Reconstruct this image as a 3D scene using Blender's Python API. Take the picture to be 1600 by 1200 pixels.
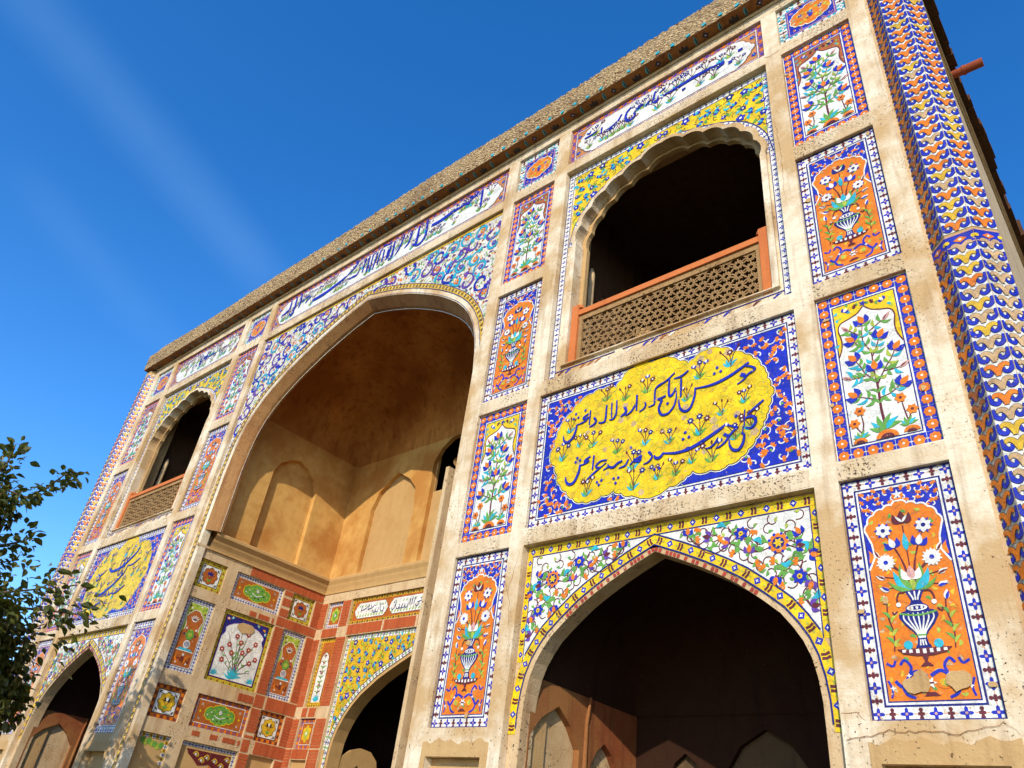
import bpy, bmesh, math, random
from mathutils import Vector, Matrix
from mathutils.geometry import tessellate_polygon

for o in list(bpy.data.objects):
    bpy.data.objects.remove(o)
scene = bpy.context.scene
COL = scene.collection
PI = math.pi
R = math.radians
random.seed(11)

# ------------------------------------------------------------------ camera
cam_d = bpy.data.cameras.new('camera')
cam = bpy.data.objects.new('camera', cam_d)
COL.objects.link(cam)
cam_d.sensor_width = 36.0
cam_d.lens = 26.386
cam_d.clip_start = 0.05
cam_d.clip_end = 6000.0
RIGHT = Vector((0.76067, 0.63869, 0.11600))
DOWN = Vector((-0.27915, 0.48318, -0.82983))
FWD = Vector((-0.58605, 0.59885, 0.54583))
m = Matrix.Identity(4)
for i in range(3):
    m[i][0] = RIGHT[i]; m[i][1] = -DOWN[i]; m[i][2] = -FWD[i]
m[0][3], m[1][3], m[2][3] = 9.293, -5.494, 1.6
cam.matrix_world = m
scene.camera = cam
scene.render.resolution_x = 1024
scene.render.resolution_y = 768

# ------------------------------------------------------------------ light
SUN = Vector((0.396, -0.777, 0.49)).normalized()      # towards the sun
SUN_EL = math.asin(SUN.z)
SUN_ROT = math.atan2(SUN.x, SUN.y)
sd = bpy.data.lights.new('sun', 'SUN')
sd.energy = 4.2
sd.angle = R(0.5)
sd.color = (1.0, 0.92, 0.78)
sun = bpy.data.objects.new('sun', sd)
COL.objects.link(sun)
sun.location = (20, -40, 30)
sun.rotation_euler = SUN.to_track_quat('Z', 'Y').to_euler()

world = bpy.data.worlds.new('World')
scene.world = world
world.use_nodes = True
nt = world.node_tree
nt.nodes.clear()
sky = nt.nodes.new('ShaderNodeTexSky')
sky.sky_type = 'NISHITA'
sky.sun_disc = False
sky.sun_elevation = SUN_EL
sky.sun_rotation = SUN_ROT
sky.altitude = 200
sky.air_density = 0.85
sky.dust_density = 0.35
sky.ozone_density = 1.5
hsv = nt.nodes.new('ShaderNodeHueSaturation')
hsv.inputs['Saturation'].default_value = 1.39
hsv.inputs['Hue'].default_value = 0.507
hsv.inputs['Value'].default_value = 1.95
nt.links.new(sky.outputs[0], hsv.inputs['Color'])
tc = nt.nodes.new('ShaderNodeTexCoord')
prev = hsv.outputs[0]


def wmath(op, a, b=None, c=None):
    n = nt.nodes.new('ShaderNodeMath'); n.operation = op
    for k, v in enumerate((a, b, c)):
        if v is None:
            continue
        if isinstance(v, (int, float)):
            n.inputs[k].default_value = v
        else:
            nt.links.new(v, n.inputs[k])
    return n.outputs[0]


def wdot(vec):
    n = nt.nodes.new('ShaderNodeVectorMath'); n.operation = 'DOT_PRODUCT'
    nt.links.new(tc.outputs['Generated'], n.inputs[0])
    n.inputs[1].default_value = vec
    return n.outputs['Value']


def wramp(v, a, b):
    n = nt.nodes.new('ShaderNodeMapRange'); n.interpolation_type = 'SMOOTHSTEP'
    nt.links.new(v, n.inputs[0])
    n.inputs[1].default_value = a; n.inputs[2].default_value = b
    return n.outputs[0]


# two faint streaks of high thin cloud (old contrails) across the sky
for nv, mid, wid, c0, c1, amt in (((-0.66, -0.267, -0.702), (-0.746, 0.125, 0.654), 0.05, 0.962, 0.99, 0.055),
                                  ((-0.548, -0.339, -0.7645), (-0.8355, 0.1817, 0.5186), 0.04, 0.98, 0.998, 0.025)):
    across = wramp(wmath('ABSOLUTE', wdot(nv)), wid, 0.0)
    along = wramp(wdot(mid), c0, c1)
    nz = nt.nodes.new('ShaderNodeTexNoise'); nz.inputs['Scale'].default_value = 9
    nz.inputs['Detail'].default_value = 4
    nt.links.new(tc.outputs['Generated'], nz.inputs['Vector'])
    br = wramp(nz.outputs[0], -0.3, 0.8)
    fac = wmath('MULTIPLY', wmath('MULTIPLY', across, along), wmath('MULTIPLY', br, amt))
    mx = nt.nodes.new('ShaderNodeMixRGB')
    nt.links.new(fac, mx.inputs[0]); nt.links.new(prev, mx.inputs[1])
    mx.inputs[2].default_value = (5.0, 8.0, 11.0, 1)
    prev = mx.outputs[0]
bg = nt.nodes.new('ShaderNodeBackground')
bg.inputs[1].default_value = 0.15
nt.links.new(prev, bg.inputs[0])
wo = nt.nodes.new('ShaderNodeOutputWorld')
nt.links.new(bg.outputs[0], wo.inputs[0])

vs = scene.view_settings
vs.view_transform = 'Standard'
vs.look = 'None'
vs.exposure = 0.04
vs.gamma = 1.0
vs.use_curve_mapping = False


# ------------------------------------------------------------------ materials
MATS = {}


def _mat(name):
    ma = bpy.data.materials.new(name); ma.use_nodes = True
    n = ma.node_tree; n.nodes.clear()
    out = n.nodes.new('ShaderNodeOutputMaterial')
    b = n.nodes.new('ShaderNodeBsdfPrincipled')
    n.links.new(b.outputs[0], out.inputs[0])
    MATS[name] = ma
    return ma, n, b


def _noise(n, scale, detail=3, rough=0.55, vec=None):
    t = n.nodes.new('ShaderNodeTexNoise')
    t.inputs['Scale'].default_value = scale
    t.inputs['Detail'].default_value = detail
    t.inputs['Roughness'].default_value = rough
    n.links.new(vec, t.inputs['Vector'])
    return t.outputs[0]


def _range(n, v, a, b, c=0.0, d=1.0):
    r = n.nodes.new('ShaderNodeMapRange')
    n.links.new(v, r.inputs[0])
    for k, x in enumerate((a, b, c, d)):
        r.inputs[k + 1].default_value = x
    return r.outputs[0]


def _mix(n, f, a, b, mode='MIX'):
    x = n.nodes.new('ShaderNodeMixRGB'); x.blend_type = mode
    for k, v in enumerate((f, a, b)):
        if isinstance(v, (int, float)):
            x.inputs[k].default_value = v
        elif isinstance(v, tuple):
            x.inputs[k].default_value = (v[0], v[1], v[2], 1)
        else:
            n.links.new(v, x.inputs[k])
    return x.outputs[0]


def _pos(n):
    return n.nodes.new('ShaderNodeNewGeometry').outputs['Position']


def _bump(n, b, h, strength, dist):
    u = n.nodes.new('ShaderNodeBump')
    u.inputs['Strength'].default_value = strength
    u.inputs['Distance'].default_value = dist
    n.links.new(h, u.inputs['Height'])
    n.links.new(u.outputs[0], b.inputs['Normal'])


def tile_mat(name, col, rough=0.34, chip=0.655, tan=(0.50, 0.33, 0.17)):
    ma, n, b = _mat(name)
    p = _pos(n)
    v1 = _range(n, _noise(n, 5.0, 3, 0.6, p), 0.25, 0.75, 0.78, 1.12)
    v2 = _range(n, _noise(n, 55.0, 2, 0.5, p), 0.3, 0.7, 0.86, 1.08)
    c = _mix(n, 1.0, _mix(n, 1.0, col, v1, 'MULTIPLY'), v2, 'MULTIPLY')
    # cut pieces: each a little different, with a dark joint
    vo = n.nodes.new('ShaderNodeTexVoronoi'); vo.feature = 'DISTANCE_TO_EDGE'; vo.inputs['Scale'].default_value = 19.0
    n.links.new(p, vo.inputs['Vector'])
    vc = n.nodes.new('ShaderNodeTexVoronoi'); vc.inputs['Scale'].default_value = 19.0
    n.links.new(p, vc.inputs['Vector'])
    sp = n.nodes.new('ShaderNodeSeparateXYZ'); n.links.new(vc.outputs['Color'], sp.inputs[0])
    c = _mix(n, 1.0, c, _range(n, sp.outputs[0], 0.0, 1.0, 0.84, 1.08), 'MULTIPLY')
    c = _mix(n, _range(n, vo.outputs['Distance'], 0.012, 0.04, 0.34, 0.0), c, (0.11, 0.065, 0.035))
    ck = _range(n, _noise(n, 21.0, 4, 0.62, p), chip, chip + 0.05)
    c = _mix(n, ck, c, tan)
    n.links.new(c, b.inputs['Base Color'])
    rr = _range(n, _noise(n, 17.0, 2, 0.5, p), 0.3, 0.7, rough - 0.08, rough + 0.16)
    n.links.new(rr, b.inputs['Roughness'])
    b.inputs['Specular IOR Level'].default_value = 0.28
    _bump(n, b, _noise(n, 38.0, 3, 0.6, p), 0.22, 0.006)
    return ma


TILES = dict(
    white=(0.80, 0.77, 0.68), blue=(0.012, 0.026, 0.40), navy=(0.010, 0.014, 0.17), yellow=(0.83, 0.55, 0.005),
    orange=(0.78, 0.195, 0.004), turq=(0.03, 0.42, 0.52), green=(0.13, 0.34, 0.05), lime=(0.40, 0.47, 0.05),
    maroon=(0.13, 0.018, 0.022), black=(0.018, 0.014, 0.02), pink=(0.62, 0.33, 0.28), purple=(0.13, 0.05, 0.33),
    gold=(0.70, 0.42, 0.02), red=(0.42, 0.045, 0.02), terracotta=(0.56, 0.23, 0.07), grey=(0.42, 0.38, 0.29), burnt=(0.45, 0.115, 0.02))
for k_, c_ in TILES.items():
    tile_mat(k_, c_)
tile_mat('tan', (0.56, 0.36, 0.18), 0.8)
tile_mat('white_worn', (0.70, 0.66, 0.55), 0.5, 0.60)


def plaster_mat(name, light, mid, dark, pits=0.62, patch=(0.50, 0.72), lines=True, bump=0.55, streak=0.62):
    ma, n, b = _mat(name)
    p = _pos(n)
    big = _noise(n, 0.9, 6, 0.62, p)
    sm = _noise(n, 7.0, 5, 0.65, p)
    fine = _noise(n, 48.0, 4, 0.7, p)
    c = _mix(n, _range(n, big, patch[0], patch[1]), light, mid)
    c = _mix(n, _range(n, sm, 0.45, 0.75, 0.0, 0.6), c, mid)
    # rain streaks: noise stretched down the wall
    mp = n.nodes.new('ShaderNodeMapping'); mp.inputs['Scale'].default_value = (5.0, 5.0, 0.45)
    n.links.new(p, mp.inputs[0])
    st = _noise(n, 1.6, 5, 0.6, mp.outputs[0])
    c = _mix(n, _range(n, st, 0.52, 0.72, 0.0, streak), c, dark)
    # pits gather in patches
    pm = _range(n, _noise(n, 2.1, 3, 0.6, p), 0.46, 0.60)
    pt = _range(n, _noise(n, 42.0, 2, 0.6, p), pits, pits + 0.05)
    ml = n.nodes.new('ShaderNodeMath'); ml.operation = 'MULTIPLY'
    n.links.new(pm, ml.inputs[0]); n.links.new(pt, ml.inputs[1])
    c = _mix(n, ml.outputs[0], c, (0.085, 0.05, 0.026))
    h = _range(n, fine, 0.0, 1.0, 0.0, 0.6)
    if lines:
        sx = n.nodes.new('ShaderNodeSeparateXYZ'); n.links.new(p, sx.inputs[0])
        ad = n.nodes.new('ShaderNodeMath'); ad.operation = 'ADD'
        n.links.new(sx.outputs[0], ad.inputs[0]); n.links.new(sx.outputs[1], ad.inputs[1])
        cb = n.nodes.new('ShaderNodeCombineXYZ')
        n.links.new(ad.outputs[0], cb.inputs[0]); n.links.new(sx.outputs[2], cb.inputs[1])
        bk = n.nodes.new('ShaderNodeTexBrick')
        bk.inputs['Scale'].default_value = 1.0
        bk.inputs['Mortar Size'].default_value = 0.0022
        bk.inputs['Mortar Smooth'].default_value = 0.3
        bk.inputs['Brick Width'].default_value = 0.15
        bk.inputs['Row Height'].default_value = 0.048
        n.links.new(cb.outputs[0], bk.inputs['Vector'])
        lw = n.nodes.new('ShaderNodeMath'); lw.operation = 'MULTIPLY'
        n.links.new(bk.outputs['Fac'], lw.inputs[0])
        n.links.new(_range(n, _noise(n, 1.7, 4, 0.6, p), 0.45, 0.65, 0.0, 0.55), lw.inputs[1])
        c = _mix(n, lw.outputs[0], c, mid)
    n.links.new(c, b.inputs['Base Color'])
    b.inputs['Roughness'].default_value = 0.88
    b.inputs['Specular IOR Level'].default_value = 0.2
    hs = n.nodes.new('ShaderNodeMath'); hs.operation = 'SUBTRACT'
    n.links.new(h, hs.inputs[0]); n.links.new(ml.outputs[0], hs.inputs[1])
    _bump(n, b, hs.outputs[0], bump, 0.02)
    return ma


plaster_mat('plaster', (0.77, 0.655, 0.47), (0.52, 0.335, 0.155), (0.29, 0.16, 0.065), patch=(0.43, 0.57))
plaster_mat('plaster_pitted', (0.70, 0.56, 0.37), (0.54, 0.37, 0.19), (0.30, 0.17, 0.075), 0.565, (0.44, 0.60), lines=False, bump=0.7)
plaster_mat('plaster_dim', (0.12, 0.075, 0.036), (0.09, 0.055, 0.026), (0.05, 0.03, 0.014), 0.68, lines=False)  # niche plaster darkened: shade of the unlit alcove niches is in the colour
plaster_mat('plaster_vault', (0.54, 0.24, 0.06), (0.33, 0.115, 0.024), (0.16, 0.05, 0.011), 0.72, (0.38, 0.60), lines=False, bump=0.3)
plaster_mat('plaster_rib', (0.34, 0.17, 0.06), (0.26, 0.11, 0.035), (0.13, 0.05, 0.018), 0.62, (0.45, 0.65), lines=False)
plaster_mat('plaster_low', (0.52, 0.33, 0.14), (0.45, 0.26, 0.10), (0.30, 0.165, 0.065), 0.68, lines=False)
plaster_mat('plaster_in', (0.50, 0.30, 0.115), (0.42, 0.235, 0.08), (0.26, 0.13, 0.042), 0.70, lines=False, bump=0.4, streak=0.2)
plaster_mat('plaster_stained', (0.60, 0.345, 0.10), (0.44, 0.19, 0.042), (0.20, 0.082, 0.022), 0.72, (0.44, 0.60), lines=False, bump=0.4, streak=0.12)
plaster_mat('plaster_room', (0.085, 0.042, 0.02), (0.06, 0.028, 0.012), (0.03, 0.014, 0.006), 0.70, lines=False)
plaster_mat('plaster_backroom', (0.030, 0.010, 0.004), (0.038, 0.016, 0.006), (0.015, 0.005, 0.002), 0.66, lines=False)  # darker copy of the red alcove plaster, with the back wall's shade painted in
plaster_mat('plaster_shaded', (0.024, 0.010, 0.005), (0.016, 0.007, 0.003), (0.009, 0.004, 0.002), 0.70, lines=False)  # near-black base colour: deep shade of the inner spaces is painted in
plaster_mat('plaster_red', (0.24, 0.065, 0.022), (0.30, 0.13, 0.04), (0.12, 0.03, 0.013), 0.66, (0.42, 0.6), lines=False)
plaster_mat('plaster_lat', (0.60, 0.43, 0.24), (0.48, 0.29, 0.12), (0.34, 0.17, 0.07), 0.60, lines=False)
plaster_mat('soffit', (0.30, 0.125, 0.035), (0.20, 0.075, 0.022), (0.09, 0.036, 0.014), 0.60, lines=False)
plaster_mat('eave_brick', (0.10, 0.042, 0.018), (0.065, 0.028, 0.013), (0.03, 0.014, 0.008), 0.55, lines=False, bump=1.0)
plaster_mat('brick', (0.44, 0.095, 0.028), (0.36, 0.07, 0.02), (0.22, 0.04, 0.014), 0.70, lines=False)
plaster_mat('mortar', (0.62, 0.42, 0.26), (0.55, 0.33, 0.18), (0.40, 0.2, 0.09), 0.66, lines=False)
plaster_mat('sandstone', (0.56, 0.165, 0.045), (0.50, 0.135, 0.035), (0.42, 0.10, 0.03), 0.74, lines=False, bump=0.25)
plaster_mat('jali', (0.36, 0.21, 0.085), (0.28, 0.145, 0.05), (0.14, 0.06, 0.022), 0.60, lines=False)
plaster_mat('earth', (0.10, 0.10, 0.045), (0.13, 0.095, 0.05), (0.075, 0.07, 0.03), 0.66, lines=False)
plaster_mat('pipe', (0.30, 0.07, 0.03), (0.25, 0.055, 0.025), (0.16, 0.035, 0.018), 0.72, lines=False, bump=0.2)
plaster_mat('column_grey', (0.40, 0.36, 0.29), (0.30, 0.25, 0.18), (0.2, 0.15, 0.1), 0.70, lines=False, bump=0.3)


def rubble_mat():
    ma, n, b = _mat('rubble')
    p = _pos(n)
    mp = n.nodes.new('ShaderNodeMapping'); mp.inputs['Scale'].default_value = (15, 15, 40)
    mp.inputs['Rotation'].default_value = (0, 0.6, 0)
    n.links.new(p, mp.inputs[0])
    wn = n.nodes.new('ShaderNodeTexNoise'); wn.inputs['Scale'].default_value = 4.0
    n.links.new(p, wn.inputs['Vector'])
    ad = n.nodes.new('ShaderNodeVectorMath'); ad.operation = 'ADD'
    n.links.new(mp.outputs[0], ad.inputs[0]); n.links.new(wn.outputs['Color'], ad.inputs[1])
    vo = n.nodes.new('ShaderNodeTexVoronoi'); vo.feature = 'DISTANCE_TO_EDGE'; vo.inputs['Scale'].default_value = 1.0
    n.links.new(ad.outputs[0], vo.inputs['Vector'])
    vc = n.nodes.new('ShaderNodeTexVoronoi'); vc.inputs['Scale'].default_value = 1.0
    n.links.new(ad.outputs[0], vc.inputs['Vector'])
    sp = n.nodes.new('ShaderNodeSeparateXYZ'); n.links.new(vc.outputs['Color'], sp.inputs[0])
    c = _mix(n, sp.outputs[0], (0.56, 0.37, 0.16), (0.74, 0.53, 0.27))
    c = _mix(n, _range(n, sp.outputs[1], 0.86, 0.90), c, (0.20, 0.09, 0.03))
    c = _mix(n, _range(n, vo.outputs['Distance'], 0.0, 0.16, 0.8, 0.0), c, (0.20, 0.10, 0.035))
    c = _mix(n, _range(n, _noise(n, 1.1, 4, 0.6, p), 0.5, 0.72, 0.0, 0.6), c, (0.22, 0.12, 0.05))
    n.links.new(c, b.inputs['Base Color'])
    b.inputs['Roughness'].default_value = 0.9
    _bump(n, b, _range(n, vo.outputs['Distance'], 0.0, 0.3), 0.9, 0.03)


rubble_mat()


def leaf_mat(name, col, trans):
    ma, n, b = _mat(name)
    p = _pos(n)
    oi = n.nodes.new('ShaderNodeObjectInfo').outputs['Random']
    v = _range(n, _noise(n, 9.0, 2, 0.5, p), 0.3, 0.7, 0.6, 1.3)
    c = _mix(n, 1.0, col, v, 'MULTIPLY')
    c = _mix(n, _range(n, oi, 0.6, 1.0, 0.0, 0.6), c, (0.10, 0.085, 0.012))
    n.links.new(c, b.inputs['Base Color'])
    b.inputs['Roughness'].default_value = 0.45
    t = n.nodes.new('ShaderNodeBsdfTranslucent')
    t.inputs[0].default_value = (trans[0], trans[1], trans[2], 1)
    ms = n.nodes.new('ShaderNodeMixShader'); ms.inputs[0].default_value = 0.3
    out = [q for q in n.nodes if q.type == 'OUTPUT_MATERIAL'][0]
    n.links.new(b.outputs[0], ms.inputs[1]); n.links.new(t.outputs[0], ms.inputs[2])
    n.links.new(ms.outputs[0], out.inputs[0])


leaf_mat('leaf', (0.055, 0.075, 0.012), (0.11, 0.13, 0.012))
leaf_mat('leaf_pale', (0.14, 0.145, 0.02), (0.2, 0.2, 0.02))
plaster_mat('bark', (0.13, 0.085, 0.05), (0.09, 0.06, 0.035), (0.05, 0.03, 0.02), 0.6, lines=False, bump=0.9)

# ------------------------------------------------------------------ object helpers


def ob(name, me, parent=None, loc=(0, 0, 0), rz=0.0, rx=0.0, sc=None):
    o = bpy.data.objects.new(name, me)
    COL.objects.link(o)
    o.location = loc
    if rx or rz:
        o.rotation_euler = (rx, 0, rz)
    if sc:
        o.scale = sc
    if parent:
        o.parent = parent
    return o


def new_mesh(name, verts, faces, mats, idx=None, smooth=False):
    me = bpy.data.meshes.new(name)
    me.from_pydata(verts, [], faces)
    for mn in mats:
        me.materials.append(MATS[mn])
    if idx:
        me.polygons.foreach_set('material_index', idx)
    if smooth:
        me.polygons.foreach_set('use_smooth', [True] * len(me.polygons))
    me.update()
    return me


class MB:
    """collects boxes, prisms and tubes into one mesh"""
    def __init__(s):
        s.v = []; s.f = []

    def box(s, x0, y0, z0, x1, y1, z1):
        b = len(s.v)
        s.v += [(x0, y0, z0), (x1, y0, z0), (x1, y1, z0), (x0, y1, z0), (x0, y0, z1), (x1, y0, z1), (x1, y1, z1), (x0, y1, z1)]
        s.f += [(b, b + 3, b + 2, b + 1), (b + 4, b + 5, b + 6, b + 7), (b, b + 1, b + 5, b + 4), (b + 1, b + 2, b + 6, b + 5),
                (b + 2, b + 3, b + 7, b + 6), (b + 3, b, b + 4, b + 7)]

    def tube(s, pts, rad, n=8):
        if not isinstance(rad, (list, tuple)):
            rad = [rad] * len(pts)
        b0 = len(s.v)
        for i, p in enumerate(pts):
            p = Vector(p)
            d = (Vector(pts[min(i + 1, len(pts) - 1)]) - Vector(pts[max(i - 1, 0)])).normalized()
            a = d.orthogonal().normalized() if abs(d.z) > 0.9 else d.cross(Vector((0, 0, 1))).normalized()
            c = d.cross(a)
            for k in range(n):
                t = 2 * PI * k / n
                s.v.append(tuple(p + (a * math.cos(t) + c * math.sin(t)) * rad[i]))
        for i in range(len(pts) - 1):
            for k in range(n):
                a = b0 + i * n + k; c = b0 + i * n + (k + 1) % n
                s.f.append((a, c, c + n, a + n))
        s.f.append(tuple(b0 + k for k in range(n))[::-1])
        e = b0 + (len(pts) - 1) * n
        s.f.append(tuple(e + k for k in range(n)))

    def grid(s, rows):
        b = len(s.v); w = len(rows[0])
        for r in rows:
            s.v += [tuple(p) for p in r]
        for i in range(len(rows) - 1):
            for j in range(w - 1):
                a = b + i * w + j
                s.f.append((a, a + 1, a + w + 1, a + w))

    def build(s, name, mat, parent=None, loc=(0, 0, 0), rz=0.0, smooth=False):
        return ob(name, new_mesh(name, s.v, s.f, [mat], None, smooth), parent, loc, rz)


def plate(name, outer, holes, y0, y1, mat, parent=None, loc=(0, 0, 0), rz=0.0, sides=True):
    """slab standing in the local XZ plane from y0 (front) to y1 with shaped openings"""
    loops = [outer] + list(holes)
    tris = tessellate_polygon([[Vector((p[0], p[1], 0)) for p in l] for l in loops])
    flat = [p for l in loops for p in l]
    n = len(flat)
    v = [(p[0], y0, p[1]) for p in flat] + [(p[0], y1, p[1]) for p in flat]
    f = []
    for t in tris:
        a, b, c = (flat[i] for i in t)
        ar = (b[0] - a[0]) * (c[1] - a[1]) - (b[1] - a[1]) * (c[0] - a[0])
        t = tuple(t) if ar > 0 else tuple(t)[::-1]
        f.append(t)
        f.append(tuple(i + n for i in t[::-1]))
    if sides:
        k = 0
        for li, l in enumerate(loops):
            ar = sum(l[i][0] * l[(i + 1) % len(l)][1] - l[(i + 1) % len(l)][0] * l[i][1] for i in range(len(l)))
            flip = (ar > 0) == (li == 0)
            for i in range(len(l)):
                a = k + i; b = k + (i + 1) % len(l)
                q = (a, a + n, b + n, b)
                f.append(q if flip else q[::-1])
            k += len(l)
    return ob(name, new_mesh(name, v, f, [mat]), parent, loc, rz)


def rect(x0, z0, x1, z1):
    return [(x0, z0), (x1, z0), (x1, z1), (x0, z1)]


def smooth(pts, n=5, closed=False):
    P = [Vector((p[0], p[1])) for p in pts]
    if len(P) < 3:
        return [(p.x, p.y) for p in P]
    out = []
    m_ = len(P)
    rng = range(m_ if closed else m_ - 1)
    for i in rng:
        if closed:
            p0, p1, p2, p3 = P[(i - 1) % m_], P[i], P[(i + 1) % m_], P[(i + 2) % m_]
        else:
            p1, p2 = P[i], P[i + 1]
            p0 = P[i - 1] if i else p1 * 2 - p2
            p3 = P[i + 2] if i + 2 < m_ else p2 * 2 - p1
        for k in range(n):
            t = k / n
            q = 0.5 * ((2 * p1) + (p2 - p0) * t + (2 * p0 - 5 * p1 + 4 * p2 - p3) * t * t + (3 * p1 - p0 - 3 * p2 + p3) * t ** 3)
            out.append((q.x, q.y))
    if not closed:
        out.append((P[-1].x, P[-1].y))
    return out


def scallop(anchors, bulge, n=5, closed=False):
    """joins anchors by arcs that swell to the left of the path"""
    out = []
    m_ = len(anchors)
    for i in range(m_ if closed else m_ - 1):
        a = Vector(anchors[i]); b = Vector(anchors[(i + 1) % m_])
        d = b - a
        nn = Vector((-d.y, d.x))
        for k in range(n):
            t = k / n
            q = a + d * t + nn * bulge * math.sin(PI * t) ** 0.8
            out.append((q.x, q.y))
    if not closed:
        out.append(tuple(anchors[-1]))
    return out


def inside(p, poly):
    c = False
    x, y = p
    j = len(poly) - 1
    for i in range(len(poly)):
        xi, yi = poly[i][0], poly[i][1]; xj, yj = poly[j][0], poly[j][1]
        if (yi > y) != (yj > y) and x < (xj - xi) * (y - yi) / (yj - yi) + xi:
            c = not c
        j = i
    return c


def edge_dist(p, poly):
    best = 9
    P = Vector(p)
    for i in range(len(poly)):
        a = Vector(poly[i][:2]); b = Vector(poly[(i + 1) % len(poly)][:2])
        d = b - a
        t = max(0, min(1, (P - a).dot(d) / (d.length_squared + 1e-12)))
        best = min(best, (P - a - d * t).length)
    return best


def poisson(poly, r, margin, rnd, tries=4000, cap=999):
    xs = [p[0] for p in poly]; ys = [p[1] for p in poly]
    out = []
    for _ in range(tries):
        q = (rnd.uniform(min(xs), max(xs)), rnd.uniform(min(ys), max(ys)))
        if not inside(q, poly):
            continue
        if any((q[0] - o[0]) ** 2 + (q[1] - o[1]) ** 2 < r * r for o in out):
            continue
        if edge_dist(q, poly) < margin:
            continue
        out.append(q)
        if len(out) >= cap:
            break
    return out


def offset_path(pts, d):
    out = []
    for i, p in enumerate(pts):
        a = Vector(pts[max(i - 1, 0)]); b = Vector(pts[min(i + 1, len(pts) - 1)])
        t = (b - a).normalized()
        out.append((p[0] - t.y * d, p[1] + t.x * d))
    return out


LH = 0.0012          # height of one layer of inlay


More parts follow.
